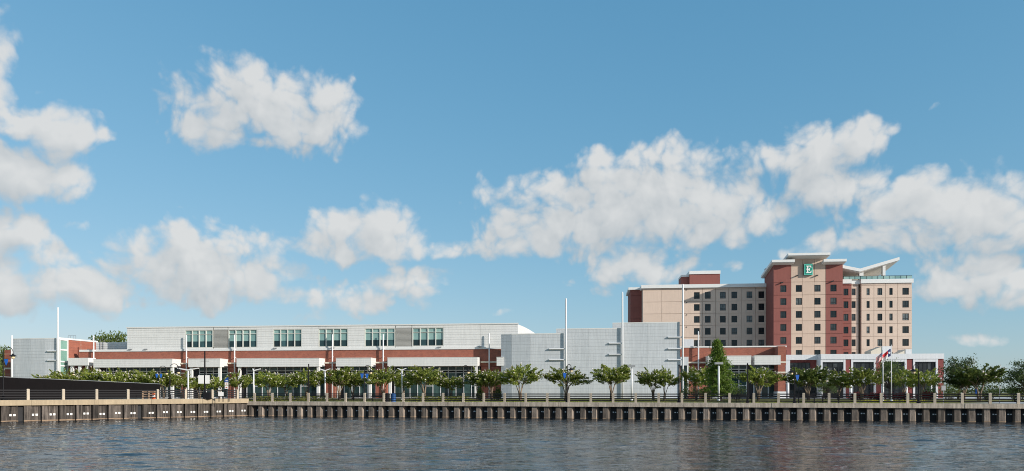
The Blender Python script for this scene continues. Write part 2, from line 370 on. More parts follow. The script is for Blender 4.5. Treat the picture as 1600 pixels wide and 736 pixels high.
# ------------------------------------------------------------------ setting: water, land, paving
def sheet(name, pts, z, m):
    o = MB().face([(x, y, z) for x, y in pts]).build(name, m); tag(o, kind='structure'); return o
def water():
    x0, x1, y0, y1 = -78, 78, 18, 102; nx, ny = 600, 480
    xs = np.linspace(x0, x1, nx); ys = np.linspace(y0, y1, ny); X, Y = np.meshgrid(xs, ys)
    rng = np.random.default_rng(4); Z = np.zeros_like(X)
    for i in range(46):
        lam = .8*(5.0/.8)**rng.random(); th = rng.normal(math.pi/2+.15, .75); k = 2*math.pi/lam
        Z += .0031*lam**.75*np.sin(k*(X*math.cos(th)+Y*math.sin(th))+rng.random()*6.28)
    gust = .75+.35*np.sin(X*.05+Y*.11+1)*np.sin(Y*.07-X*.03); Z *= gust
    ed = np.minimum.reduce([X-x0, x1-X, Y-y0, y1-Y]); Z *= np.clip(ed/4, 0, 1)
    v = np.stack([X, Y, Z], -1).reshape(-1, 3)
    idx = np.arange(nx*ny).reshape(ny, nx)
    q = np.stack([idx[:-1, :-1], idx[:-1, 1:], idx[1:, 1:], idx[1:, :-1]], -1).reshape(-1, 4)
    # the calm remainder of the basin round the rippled middle
    B = [(-3000, -3000), (3000, -3000), (3000, 400), (-3000, 400)]; R = [(x0, y0), (x1, y0), (x1, y1), (x0, y1)]
    n = len(v); v = np.concatenate([v, np.array([(a, b, 0) for a, b in B]), np.array([(a, b, 0) for a, b in R])])
    q = np.concatenate([q, np.array([[n+i, n+(i+1) % 4, n+4+(i+1) % 4, n+4+i] for i in range(4)])])
    me = bpy.data.meshes.new('water'); me.vertices.add(len(v)); me.vertices.foreach_set('co', v.ravel())
    me.loops.add(q.size); me.loops.foreach_set('vertex_index', q.ravel().astype(np.int32))
    me.polygons.add(len(q)); me.polygons.foreach_set('loop_start', np.arange(0, q.size, 4, dtype=np.int32)); me.polygons.foreach_set('use_smooth', np.ones(len(q), bool))
    me.materials.append(MAT['river_water']); me.update(calc_edges=True); me.validate()
    tag(link('water', me), kind='structure')
water()
sheet('ground', [W.w(UJ, .3), W.w(UR, .3), (3000, W.w(UR, 0)[1]), (3000, 5000), (-3000, 5000), (-3000, LW.w(-160, .3)[1]), LW.w(-160, .3)], 1.76, 'grass_ground')
sheet('promenade', [W.w(UJ, .4), W.w(UR, .4), W.w(UR, 3.4), W.w(UJ-2, 3.4)], 1.78, 'paving')
sheet('quay_pavement', [LW.w(0, .4), LW.w(-6, 30), LW.w(-150, 30), LW.w(-150, .4)], 2.10, 'paving_tan')
sheet('forecourt', [C.w(C.u(60, -6), -7), C.w(C.u(790, -7), -7), C.w(C.u(790, -7), 4), C.w(C.u(60, -6), 4)], 1.772, 'paving')
sheet('drive', [PD.w(-60, -7), PD.w(-60, -12), PD.w(24, -12), PD.w(24, -7)], 1.784, 'paving')
sheet('bounce_paving', [C.w(C.u(1062, 1), 1.2), H.w(-35, -60), H.w(60, -60), H.w(60, 60), H.w(-60, 60), H.w(-60, -20)], 1.768, 'plaza_pale')  # pale paving added to bounce light onto the hotel's shaded wing
sheet('plaza', [(48.5, 82.5), (66, 76.5), (150, 90), (150, 260), (96, 190), (96, 120)], 1.772, 'plaza_pale')

# ------------------------------------------------------------------ seawalls
def seawall_right():
    r = W.root('seawall'); tag(r, 'long grey concrete seawall with dark recesses between its piles', 'seawall')
    u = UJ-.1; i = 0; random.seed(3)
    while u < UR:
        L = 4.2+random.random()*.6; bx('cap_block', r, 'concrete_cap', u+.012, u+L-.012, -.14+random.uniform(-.015, .015), .95, 1.33, 1.80+random.uniform(-.012, .012)); u += L
    prof = [(-.30, 0), (.20, 0), (.46, .55), (-.36, .55)]
    pm = MB().vprism(prof, -1.2, 1.34).mesh('pile', 'pile_concrete')
    fm = MB().vprism([(-.315, -.012), (.215, -.012), (.48, .54), (-.37, .54)], -.3, .07).mesh('pile_foot', 'pile_foot')
    tm = MB().box(-.2, -.05, -.05, .02, -.06, .06).box(.05, .18, -.05, .02, -.06, .05).mesh('tie_plate', 'tie_plate')
    sm = MB().box(-.5, .5, 0, .1, -1.2, 1.34).mesh('sheet_panel', 'recess_shade')
    n = int((UR-UJ)/1.35)
    for k in range(n):
        x = UJ+.35+k*1.35
        p = link('pile', pm, r, (x+random.uniform(-.09, .09), random.uniform(0, .08), 0), random.uniform(-.04, .04)); p.scale = (random.uniform(.85, 1.15), 1, 1)
        link('waterline_band', fm, p)
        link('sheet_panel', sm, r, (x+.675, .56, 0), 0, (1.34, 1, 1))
        link('tie_plate', tm, r, (x+.8+random.uniform(-.03, .03), .55, .72+random.uniform(-.03, .03)))
seawall_right()
def seawall_left():
    r = LW.root('seawall'); tag(r, 'left quay wall with sunlit tan concrete cap and weathered brown piling', 'seawall')
    random.seed(8); t = 0
    while t < 60:
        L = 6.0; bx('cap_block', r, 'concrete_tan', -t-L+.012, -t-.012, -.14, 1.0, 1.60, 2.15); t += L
    bx('sheet_backing', r, 'recess_shade', -60, -.05, .3, .4, -1.2, 1.6)
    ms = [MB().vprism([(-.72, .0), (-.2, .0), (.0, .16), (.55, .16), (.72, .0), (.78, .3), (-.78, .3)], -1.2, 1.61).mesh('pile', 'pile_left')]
    fm = MB().vprism([(-.74, -.03), (-.2, -.03), (.0, .13), (.55, .13), (.74, -.03), (.78, .28), (-.78, .28)], -.3, .09).mesh('waterline_band', 'pile_foot')
    tm = MB().box(-.24, -.05, -.03, .04, -.1, .1).box(.08, .3, -.03, .04, -.1, .1).mesh('tie_plate', 'sign_white')
    gap = (8, 15); k = 0; t = .85
    while t < 58:
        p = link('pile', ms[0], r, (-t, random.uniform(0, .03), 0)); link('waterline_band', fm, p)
        link('tie_plate', tm, r, (-t+.25, .17, .62+random.uniform(-.04, .04)))
        k += 1; t += 1.62 if k not in gap else 2.0
seawall_left()

# ------------------------------------------------------------------ railings
def railing(frame, us, d, z0, h, label, rails, mrail):
    r = frame.root('railing'); tag(r, label, 'railing')
    pm = MB().vprism([(-.13, -.12), (.13, -.12), (.13, .12), (-.13, .12)], 0, h-.06).hexa([(-.13, -.12, h-.06), (.13, -.12, h-.06), (.13, .12, h-.06), (-.13, .12, h-.06), (-.09, -.08, h), (.09, -.08, h), (.09, .08, h), (-.09, .08, h)]).mesh('post', 'post_concrete')
    for u in us: link('post', pm, r, (u, d, z0-.005), random.uniform(-.03, .03))
    for a, b in zip(us[:-1], us[1:]):
        L = abs(b-a); m = (a+b)/2
        for f in rails: bx('rail', r, mrail, m-L/2+.1, m+L/2-.1, d-.03, d+.03, z0+f-.06, z0+f+.06)
random.seed(5)
_u0 = W.u(425.7, .5); railing(W, [_u0-2*2.5+i*2.5 for i in range(46) if _u0-5+i*2.5 < UR], .5, 1.79, 1.08, 'concrete post railing with four black rails along the grey seawall', (.2, .45, .7, .95), 'black_metal')
railing(LW, [-(4.5+3.28*i) for i in range(-1, 15)], .45, 2.14, 1.15, 'railing of stout tan posts with dark rails on the left quay', (.25, .5, .75, 1.0), 'black_metal')

# ------------------------------------------------------------------ convention hall
def hall():
    r = C.root('convention_hall'); tag(r, 'long low white and red brick convention hall with canopies and masts', 'building')
    zr = C.z(668, 507, 0); zt = C.z(780, 545.3, 0); zb = C.z(700, 558.8, 0)
    wz1 = C.z(668, 511.8, 0); wz0 = C.z(668, 541, 0)
    uL, uR = C.u(199, .1), C.u(809, .1)
    # bodies
    n = 12; D = 40
    prof = [(0.32, zb-1), (D, zb-1)] + [(D*(1-i/n)+.32*(i/n), zr-.12+1.9*(1-i/n)-.8*(1-i/n)**2) for i in range(n+1)]
    b = MB(); k = len(prof)
    b.v = [(uL+.02, y, z) for y, z in prof] + [(uR-.02, y, z) for y, z in prof]
    b.f = [tuple(range(k)), tuple(range(2*k-1, k-1, -1))] + [((i+1) % k, i, k+i, k+(i+1) % k) for i in range(k)]; b.mi = [0]*len(b.f)
    b.build('wall', 'white_siding', r)
    bx('roof_coping', r, 'white_trim', uL-.15, uR+.12, -.1, .5, zr-.12, zr+.12)
    bx('fascia_band', r, 'white_trim', C.u(124, -.12), C.u(783, -.12), -.14, .5, zt, zt+.42)
    # upper windows and siding courses
    groups = [(288.9, 332.9), (356.6, 401.9), (426.4, 471.7), (497.4, 543.9), (569.5, 617.5), (644, 693.2)]
    greys = [(333.9, 355.6), (618.5, 643)]
    spans = []; prev = uL
    for a, c in sorted(groups+greys):
        ua, uc = C.u(a, 0), C.u(c, 0)
        if ua-prev > .15: spans.append((prev, ua, 'wall'))
        spans.append((max(ua, prev), uc, 'grey' if (a, c) in greys else 'win')); prev = uc
    spans.append((prev, uR, 'wall'))
    zs = zt+.42; nc = 9; hc = (zr-.12-zs)/nc
    for a, c, kind in spans:
        for i in range(nc):
            z0, z1 = zs+i*hc, zs+(i+1)*hc
            if kind != 'wall':
                if z0 < wz1 and z1 > wz0:
                    if z0 < wz0-.05: z1 = wz0
                    elif z1 > wz1+.05: z0 = wz1
                    else: continue
            parts = max(1, round((c-a)/6)); st = (c-a)/parts
            for j in range(parts):
                bx('siding_panel', r, 'white_siding', a+j*st+.008, a+(j+1)*st-.008, 0, .3, z0+.011, z1-.011)
        if kind == 'grey':
            ns = 16
            for i in range(ns):
                z0 = wz0+(wz1-wz0)*i/ns; bx('louvre_slat', r, 'grey_louvre', a+.05, c-.05, .05, .3, z0+.02, z0+(wz1-wz0)/ns-.02)
        if kind == 'win':
            f = MB(); w = c-a; h = wz1-wz0; t1, t2 = wz0+h*.36, wz0+h*.76
            for i in range(5): x = a+.08+(w-.16)*i/4; f.box(x-.08, x+.08, .02, .28, wz0, wz1)
            for z in (wz0+.06, wz1-.06): f.box(a, c, .03, .27, z-.07, z+.07)
            f.box(a, c, .06, .26, t2-.05, t2+.05)
            fo = f.build('window', 'window_frame_cream', r)
            for i in range(4):
                x0 = a+.08+(w-.16)*i/4+.06; x1 = a+.08+(w-.16)*(i+1)/4-.06
                bx('pane', fo, 'dark_glass', x0, x1, .2, .23, wz0+.1, t1)
                bx('pane', fo, 'teal_glass', x0, x1, .2, .235, t1+.01, t2-.04)
                bx('pane', fo, 'teal_glass', x0, x1, .2, .23, t2+.04, wz1-.1)
    # brick storey
    for a, c in ((124, 783.5), (1063, 1228)):
        ua, uc = C.u(a, 0), C.u(c, 0)
        MB().box(ua, uc, 0, .35, zb-1.7, zt-.002).build('brick_wall', 'brick', r)
    ua, uc = C.u(1063, 0), C.u(1228, 0)
    MB().box(ua+.01, uc-.01, .36, 16, zb-1.7, zt-.05).build('roof_deck', 'roof_membrane', r)
    bx('roof_coping', r, 'white_trim', ua-.1, uc+.12, -.1, 16.2, zt, zt+.24)
    MB().box(C.u(124, 0), C.u(783, 0), .36, 30, zb-1.7, zb-.9).build('roof_deck', 'roof_membrane', r)
    # canopies, piers, shop fronts
    dC = -3.1; zc1 = C.z(700, 559, dC); zc0 = C.z(700, 571.8, dC)
    can = [(146, 269.3), (294, 344), (369.6, 498.6), (524.8, 579.8), (605.5, 746), (776, 786), (1106, 1173.7), (1179, 1219.8)]
    for ci, (a, c) in enumerate(can):
        ua, uc = C.u(a, dC), C.u(c, dC)
        b = MB(); hh = (zc1-zc0)/4
        for i in range(4): b.box(ua, uc, dC, -.01, zc0+i*hh+(.02 if i else 0), zc0+(i+1)*hh)
        b.box(ua+.03, uc-.03, dC+.03, -.01, zc0+.1, zc1-.05)
        b.build('canopy', 'white_siding', r)
        bx('canopy_coping', r, 'white_trim', ua-.04, uc+.04, dC-.05, 0, zc1+.003, zc1+.1)
        # shop front behind
        if ci == 5: continue
        ga, gc = ua+.5, uc-.2; nb = max(2, round((gc-ga)/1.5)); st = (gc-ga)/nb; zg = zc0+.3; z1 = C.z(700, 578.6, .2); z2 = C.z(700, 582.5, .2)
        f = MB()
        for i in range(nb+1): x = ga+i*st; f.box(x-.06, x+.06, .12, .3, 0, zg)
        f.box(ga, gc, .14, .28, z1-.07, z1+.07); f.box(ga, gc, .14, .28, z2-.06, z2+.06); f.box(ga, gc, .1, .3, 0, .18)
        fo = f.build('shopfront', 'white_metal', r)
        for i in range(nb):
            x0, x1 = ga+i*st+.06, ga+(i+1)*st-.06
            bx('pane', fo, 'shop_glass', x0, x1, .2, .23, z1+.07, zg); bx('pane', fo, 'shop_glass', x0, x1, .2, .23, .18, z2-.06)
            if i % 3 == 1: bx('door_rail', fo, 'white_metal', x0, x1, .13, .27, 2.3, 2.42)
        for x in (ua+.35, uc-.35):
            if ci < 6: bx('column', r, 'white_trim', x-.24, x+.24, dC+.35, dC+.85, -.05, zc0+.1)
    # brick piers with stone courses in the gaps between canopies
    gaps = [(128, 146), (284, 294), (357.5, 369.6), (509, 524.8), (587.5, 605.5), (752, 783), (1063, 1106), (1219.8, 1228)]
    for gi, (a, c) in enumerate(gaps):
        ua, uc = C.u(a, 0), C.u(c, 0)
        d0 = -3.0 if gi == 7 else -.3
        if gi == 7: ua, uc = C.u(1215.6, d0), C.u(1227.3, d0)
        MB().box(ua, uc, d0, .34, -.05, zb-1.75 if gi != 7 else zt-.01).build('brick_pier', 'brick', r)
        for py in (566, 582): 
            z = C.z(700 if gi < 6 else 1200, py, d0); bx('stone_course', r, 'cream_stone', ua-.06, uc+.06, d0-.07, .2, z-.14, z+.14)
        if gi == 7: bx('pier_base', r, 'white_trim', ua-.08, uc+.08, d0-.1, .2, -.05, 1.3)
    # wall behind the shop fronts and floor of the porch
    MB().box(C.u(124, .4), C.u(783, .4), .4, .7, -.05, zb-1).build('wall', 'recess_shade', r)
    MB().box(C.u(1063, .4), C.u(1227, .4), .4, .7, -.05, zb-1).build('wall', 'recess_shade', r)
    # slim masts on the facade
    def mast(px, top, d, rr, bot=-.05):
        x = C.u(px, d); z = C.z(px, top, d)
        m = MB().tube([(x, d, bot), (x, d, z*.6), (x, d, z-.3), (x, d, z)], [rr, rr, rr*.9, rr*.7], 10).build('mast', 'white_metal', r, smooth=True); return m, x
    for px, top in ((146.4, 524), (291.3, 523.5), (366.5, 523), (519.4, 522.5), (598.7, 522), (764.4, 520.6), (1091.3, 517.5)):
        m, x = mast(px, top, -.62, .13)
        for z in (zb+.25, zt+.2): bx('bracket', m, 'white_metal', x-.05, x+.05, -.55, -.05, z-.05, z+.05)
    # white screens: faceted walls of metal panels
    def screen(pts, tops, d_in=.4):
        """pts: (px,d) facet corners left to right; tops: row of the top edge at each end"""
        P = [(C.u(px, d), d) for px, d in pts]
        za, zc = C.z(pts[0][0], tops[0], pts[0][1]), C.z(pts[-1][0], tops[1], pts[-1][1]); zt_ = (za+zc)/2
        b = MB(); b.vprism(P + [(x, y+d_in) for x, y in reversed(P)], -.05, zt_-.08); core = b.build('screen_wall', 'screen_siding', r)
        n = round(zt_/.62); h = zt_/n
        for (x0, y0), (x1, y1) in zip(P[:-1], P[1:]):
            L = math.hypot(x1-x0, y1-y0); an = math.atan2(y1-y0, x1-x0)
            for i in range(n):
                me = CUBE.setdefault('screen_siding', None) or MB().box(-.5, .5, -.5, .5, -.5, .5).mesh('unit_screen', 'screen_siding'); CUBE['screen_siding'] = me
                o = link('siding_panel', me, core, ((x0+x1)/2+.05*math.sin(an), (y0+y1)/2-.05*math.cos(an), (i+.5)*h-.02), an, (L-.012, .09, h-.016))
        b = MB(); b.vprism([(x, y-.12) for x, y in P] + [(x, y+d_in+.05) for x, y in reversed(P)], zt_-.07, zt_+.12); b.build('coping', 'white_trim', core)
        return core
    screen([(783.3, -2.6), (799.5, -3.2), (828.5, -3.6), (881, -3.7)], (523.4, 521.4))
    screen([(869, -2.7), (920, -2.95), (970, -3.0)], (515.8, 512.2))
    screen([(957, -2.0), (1012, -2.2), (1062, -2.2)], (506.3, 503))
    screen([(20, -3.0), (48.6, -3.5), (70.7, -3.7), (88, -3.7)], (529.8, 529.3))
    for px, top, d, arms, reach in ((884.2, 466, -4.1, (545, 562), 26), (972.6, 456, -3.4, (536.3, 553.7), 21), (1067, 444, -2.6, (526.8, 544.7, 562), 23), (90.4, 480, -4.1, (548.5, 563), 17)):
        m, x = mast(px, top, d, .165)
        for py in arms:
            z = C.z(px, py, d); xa = C.u(px-reach, d); b = MB().tube([(xa, d+.08, z), (x, d+.08, z)], .12, 8); b.box(xa-.1, xa+.1, d+.08, d+.45, z-.1, z+.1); b.build('bracket', 'white_metal', m)
    mast(18.6, 524, -4.0, .2)
    # left end: green glass bay, angled brick block, low parapet, ladder
    P = [(C.u(92.5, -3.5), -3.5), (C.u(106, -1), -1.0), (C.u(150, 7), 7.0), (C.u(150, 7), 14), (C.u(92.5, -3.5), 14)]
    zk = C.z(92.5, 529.5, -3.5)
    MB().vprism(P[1:] , -.05, zk).build('brick_block', 'brick', r)
    bx('coping', r, 'white_trim', P[1][0]-.2, P[1][0]+.2, 13, 14.2, zk, zk+.2)
    cp = MB(); (x0, y0), (x1, y1) = P[0], P[2]; cp.hexa([(x0-.05, y0-.1, zk+.003), (x1+.1, y1-.1, zk+.003), (x1+.1, y1+.5, zk+.003), (x0-.05, y0+.6, zk+.003)]+[(x0-.05, y0-.1, zk+.3), (x1+.1, y1-.1, zk+.3), (x1+.1, y1+.5, zk+.3), (x0-.05, y0+.6, zk+.3)]); cp.build('roof_coping', 'white_trim', r)
    f = MB(); (x0, y0), (x1, y1) = P[0], P[1]; ln = math.hypot(x1-x0, y1-y0); an = math.atan2(y1-y0, x1-x0)
    for z in (0.2, zk*.28, zk*.55, zk*.62, zk*.82, zk-.1): f.box(0, ln, -.08, .2, z-.14, z+.14)
    for x in (.1, ln-.1): f.box(x-.14, x+.14, -.1, .22, 0, zk)
    g = f.build('glass_bay', 'white_trim', r, (x0, y0, 0), an)
    zz = [.34, zk*.28, zk*.55, zk*.62, zk*.82, zk-.1]
    for a, c in zip(zz[:-1], zz[1:]): bx('pane', g, 'green_glass', .24, ln-.24, .02, .06, a+.14, c-.14)
    xa, xb = C.u(150, 3), C.u(199, 3); zp = C.z(175, 534.6, 3)
    for i in range(4):
        h = (zp-zt-.4)/4; bx('siding_panel', r, 'white_siding', xa, xb+.1, 3, 3.3, zt+.4+i*h+.015, zt+.4+(i+1)*h-.015)
    bx('roof_deck', r, 'roof_membrane', xa, xb, 3.31, 20, zt-1.2, zp-.1)
    la = MB(); xl = C.u(160, 2.8)
    for dx in (-.35, .35): la.tube([(xl+dx, 2.8, zt+.2), (xl+dx, 2.8, zp+.4)], .05, 6)
    for i in range(5): la.tube([(xl-.35, 2.8, zt+.5+i*.4), (xl+.35, 2.8, zt+.5+i*.4)], .035, 6)
    la.build('ladder', 'grey_metal', r)
    xa, xb = C.u(106.5, 9), C.u(118.5, 9); zq = C.z(112, 524.5, 9); gr = MB()
    for i in range(4): x = xa+(xb-xa)*i/3; gr.tube([(x, 9, zk-.1), (x, 9, zq)], .04, 6)
    for z in (zq, (zq+zk)/2): gr.tube([(xa, 9, z), (xb, 9, z)], .035, 6)
    gr.build('roof_guardrail', 'grey_metal', r)
    # small white porch box by the brick block
    xa, xb = C.u(106.5, -2.6), C.u(138, -2.6); za, zc_ = C.z(120, 571, -2.6), C.z(120, 559.2, -2.6)
    bx('canopy', r, 'white_siding', xa, xb, -2.6, -.32, za, zc_)
    for x in (xa+.5, (xa+xb)/2, xb-.6): bx('column', r, 'white_trim', x-.25, x+.25, -2.3, -1.8, -.05, za+.02)
    bx('wall', r, 'brick', C.u(7, 2), C.u(30, 2), 2, 2.6, -.05, C.z(14, 547, 2))
    bx('stone_course', r, 'cream_stone', C.u(6.5, 2), C.u(30, 2), 1.93, 2.3, C.z(14, 577, 2), C.z(14, 574.6, 2))
    # blue shade box beside the last screen, with a glazed door under it
    xa, xb = C.u(1063.5, -1.8), C.u(1075.8, -1.8)
    bx('entry_box', r, 'screen_siding', xa, xb, -1.8, -.31, C.z(1070, 571, -1.8), C.z(1070, 557.5, -1.8))
    bx('entry_glass', r, 'shop_glass', xa+.15, xb-.15, -1.2, -.9, -.05, C.z(1070, 571, -1.8)+.02)
    bx('entry_post', r, 'white_trim', xb-.25, xb, -1.8, -1.3, -.05, C.z(1070, 571, -1.8)+.05)
    # wall lamps on the fascia
    for px in (204, 228, 430, 520, 687, 750): x = C.u(px, -.2); bx('wall_light', r, 'grey_metal', x-.35, x+.35, -.4, -.1, zt+.36, zt+.5)
hall()

# ------------------------------------------------------------------ hotel
WINC = {}
def hotel_window(parent, x, y, z, w, h):
    key = (round(w, 2), round(h, 2))
    if key not in WINC:
        f = MB(); t = .07
        f.box(-w/2, -w/2+t, 0, .1, -h/2, h/2); f.box(w/2-t, w/2, 0, .1, -h/2, h/2); f.box(-w/2+t, w/2-t, 0, .1, h/2-t, h/2); f.box(-w/2+t, w/2-t, 0, .1, -h/2, -h/2+t)
        f.box(-w/2+t, w/2-t, .01, .09, -h*.22-.04, -h*.22+.04)
        if w > 1.0: f.box(-.035, .035, .012, .088, -h/2+t, h/2-t)
        WINC[key] = (f.mesh('window', 'dark_frame'), MB().box(-w/2+.02, w/2-.02, .06, .075, -h/2+.02, h/2-.02).mesh('pane', 'hotel_glass'))
    a, b = WINC[key]; o = link('window', a, parent, (x, y, z)); link('pane', b, o)
def facade(r, y, us, zs, wins, m, th=.16):
    """wall panels between joints us x zs on the plane y, with openings where the windows sit"""
    g = .035
    for a, c in zip(us[:-1], us[1:]):
        for z0, z1 in zip(zs[:-1], zs[1:]):
            A, Cc, B, T = a+g, c-g, z0+g, z1-g
            ws = [(x-w/2, x+w/2, z-h/2, z+h/2) for x, z, w, h in wins if a < x < c and z0 < z < z1]
            if not ws: bx('wall_panel', r, m, A, Cc, y, y+th, B, T); continue
            xs = sorted({A, Cc, *[q for w in ws for q in w[:2]]}); zz = sorted({B, T, *[q for w in ws for q in w[2:]]})
            b = MB()
            for x0, x1 in zip(xs[:-1], xs[1:]):
                for q0, q1 in zip(zz[:-1], zz[1:]):
                    mx, mz = (x0+x1)/2, (q0+q1)/2
                    if any(w[0] < mx < w[1] and w[2] < mz < w[3] for w in ws): continue
                    b.face([(x0, y, q0), (x1, y, q0), (x1, y, q1), (x0, y, q1)])
            for w in ws:
                x0, x1, q0, q1 = w; Y = y+th
                b.face([(x0, y, q0), (x0, Y, q0), (x1, Y, q0), (x1, y, q0)]); b.face([(x0, y, q1), (x1, y, q1), (x1, Y, q1), (x0, Y, q1)])
                b.face([(x0, y, q0), (x0, y, q1), (x0, Y, q1), (x0, Y, q0)]); b.face([(x1, y, q0), (x1, Y, q0), (x1, Y, q1), (x1, y, q1)])
            Y = y+th
            b.face([(A, y, B), (A, Y, B), (Cc, Y, B), (Cc, y, B)]); b.face([(A, y, T), (Cc, y, T), (Cc, Y, T), (A, Y, T)])
            b.face([(A, y, B), (A, y, T), (A, Y, T), (A, Y, B)]); b.face([(Cc, y, B), (Cc, Y, B), (Cc, Y, T), (Cc, y, T)])
            b.build('wall_panel', m, r)
    for x, z, w, h in wins: hotel_window(r, x, y+.07, z, w, h)
def hotel():
    r = H.root('hotel'); tag(r, 'tall cream and maroon hotel with green E sign and rooftop terrace', 'building')
    def block(px0, px1, d, ptop, m, cols, rows, mcore=None, back=18.0, refpx=None, usplit=None, wpx=9.0, hpx=10.6, zbase=0):
        ref = refpx or (px0+px1)/2; u0, u1 = H.u(px0, d), H.u(px1, d); zt = H.z(ref, ptop, d)
        zr = [H.z(ref, p, d) for p in rows]; pitch = (zr[0]-zr[-1])/(len(zr)-1)
        zs = [zt] + [z+pitch*.5 for z in zr if z+pitch*.5 < zt-.3]
        z = zs[-1]
        while z > zbase+pitch*.6: z -= pitch; zs.append(max(z, zbase-.05))
        zs = sorted(set(zs))
        sc = H.Y(ref, d)/F; wins = []
        for c in cols:
            px, w = c if isinstance(c, tuple) else (c, wpx)
            for zz in zr: wins.append((H.u(px, d), zz, w*sc, hpx*sc))
        us = [u0] + sorted(H.u(p, d) for p in (usplit or [])) + [u1]
        bx('wall', r, mcore or m, u0+.05, u1-.05, d+.17, back, -.05, zt-.02)
        facade(r, d, us, zs, wins, m)
        return u0, u1, zt
    rl = [461+18.8*i for i in range(5)]; rt = [450.6+20.3*i for i in range(6)]; rr = [455.5+19.95*i for i in range(6)]
    # left wing
    u0, u1, zt = block(1004.3, 1202, 0, 449, 'cream_light', [1088.8, 1105.9, 1129.5, 1147.4, 1171, 1189.6], rl, usplit=[1034, 1066, 1097.5, 1118, 1138.5, 1159, 1180.5], refpx=1150, wpx=8.8, hpx=10.4)
    bx('parapet', r, 'white_trim', u0-.4, u1, -.45, 18, zt+.003, zt+.85)
    a, c = H.u(984.8, 4.5), H.u(1005.5, 4.5); zq = H.z(995, 453, 4.5)
    facade(r, 4.5, [a, c], [0, 5, 10, 14, 17, 20, 23, 26, zq], [], 'red_wall'); bx('wall', r, 'red_wall', a+.04, c, 4.67, 17, -.05, zq-.02)
    bx('parapet', r, 'white_trim', a-.5, c, 4.0, 17, zq+.003, zq+.6)
    bx('wall', r, 'podium_white', H.u(1069, -.25), H.u(1084, -.25), -.25, -.002, -.05, H.z(1076, 530, -.25))
    for py in (453, 473, 492, 511): x = H.u(1073, 0); z = H.z(1073, py, 0); bx('vent', r, 'dark_frame', x-.1, x+.1, -.12, .02, z-.1, z+.1)
    # penthouse
    a, c = H.u(1077.5, 6), H.u(1125, 6); z1 = H.z(1100, 428.3, 6); bx('penthouse', r, 'red_wall', a, c, 6, 14, zt-.5, z1); bx('penthouse_coping', r, 'white_trim', a-.1, c+.1, 5.8, 14.2, z1+.003, z1+.85)
    a2 = H.u(1064.5, 7); z2 = H.z(1070, 432.5, 7); bx('penthouse', r, 'red_wall', a2, H.u(1078, 7)-.1, 7, 13, zt-.5, z2); bx('penthouse_coping', r, 'white_trim', a2-.05, H.u(1078, 7)-.12, 6.9, 13.1, z2+.003, z2+.5)
    # tower
    dT = -8
    block(1208.5, 1236, dT, 409.5, 'red_wall', [(1224, 9.2)], rt, usplit=[], refpx=1262, back=1.5)
    block(1236, 1290, dT, 399.5, 'cream_wall', [(1248.2, 9.3), (1277.3, 9.3)], rt, usplit=[1253.5, 1272.5], refpx=1262, back=2.5)
    block(1290, 1317, dT, 409.5, 'red_wall', [(1302.3, 9.3)], rt, usplit=[], refpx=1262, back=1.5)
    # wings to the right
    _, us1, zs1 = block(1316.5, 1330.2, -6, 442.3, 'red_wall', [(1321.8, 7.4)], rr, usplit=[], refpx=1385)
    block(1330.2, 1341.5, -5, 443, 'cream_light', [(1333.8, 6)], rr, usplit=[], refpx=1385)
    a, c = H.u(1341.2, -3), H.u(1347, -3); bx('wall', r, 'cream_light', a-.4, c+.6, -3, 18, -.05, H.z(1385, 443, -3))
    ra, rb, zw = block(1345.8, 1425, -5.5, 442.4, 'cream_light', [(1356.4, 4.7), (1374.8, 7.3), (1392.2, 4.9), (1415, 9.6)], rr, usplit=[1365.5, 1383.5, 1402], refpx=1385, hpx=10.8)
    bx('parapet', r, 'white_trim', ra-.15, rb+.25, -5.8, 18.2, zw+.003, zw+.95)
    bx('parapet', r, 'white_trim', H.u(1330.8, -5.2), ra-.16, -5.2, 18, H.z(1385, 443, -5)+.003, H.z(1385, 437.5, -5))
    bx('parapet', r, 'white_trim', H.u(1316.6, -6.2), H.u(1330.6, -6.2), -6.3, 18, zs1+.003, zs1+.98)
    # roof slabs of the tower, rising to the front
    def slab(pa, pc, df, pt, pb, drop, dback):
        a, c = H.u(pa, df), H.u(pc, df); t = H.z((pa+pc)/2, pt, df); b = H.z((pa+pc)/2, pb, df)
        s = MB().hexa([(a, df, b), (c, df, b), (c, dback, b-drop), (a, dback, b-drop), (a, df, t), (c, df, t), (c, dback, t-drop), (a, dback, t-drop)]).build('roof', 'white_trim', r)
        so = MB().hexa([(a+.25, df+.25, b-.1-drop*.02), (c-.25, df+.25, b-.1-drop*.02), (c-.25, dback-.2, b-drop-.1), (a+.25, dback-.2, b-drop-.1), (a+.25, df+.25, b-.003-drop*.02), (c-.25, df+.25, b-.003-drop*.02), (c-.25, dback-.2, b-drop-.003), (a+.25, dback-.2, b-drop-.003)]).build('soffit', 'soffit', s)
    slab(1206.3, 1242, -9.8, 405.6, 409.4, 2.0, 2); slab(1287, 1323, -9.8, 404.6, 408.6, 2.0, 2); slab(1231.5, 1297.6, -10.6, 395, 398.6, 1.8, 3)
    # rooftop pavilion: folded white roof on two box columns
    dF = -6.4; top = [(1314, 413.5), (1344, 419.6), (1405.5, 401.5)]
    T = [(H.u(p, dF), H.z(p, q, dF)) for p, q in top]
    prof = [(x, z-.72) for x, z in T] + [(x, z) for x, z in reversed(T)]
    def fold(pr, y0, y1, nm, m, dz=1.75):
        b = MB().prism(pr, y0, y1); b.v = [(x, y, z-dz*(y-dF)/(5-dF)) for x, y, z in b.v]; b.build(nm, m, r)
    fold(prof, dF, 5, 'pavilion_roof', 'white_trim')
    pr2 = [(x+(.3 if i == 0 else -.4 if i == 2 else 0), z-.85) for i, (x, z) in enumerate(T)] + [(x+(.3 if i == 0 else -.4 if i == 2 else 0), z-.724) for i, (x, z) in reversed(list(enumerate(T)))]
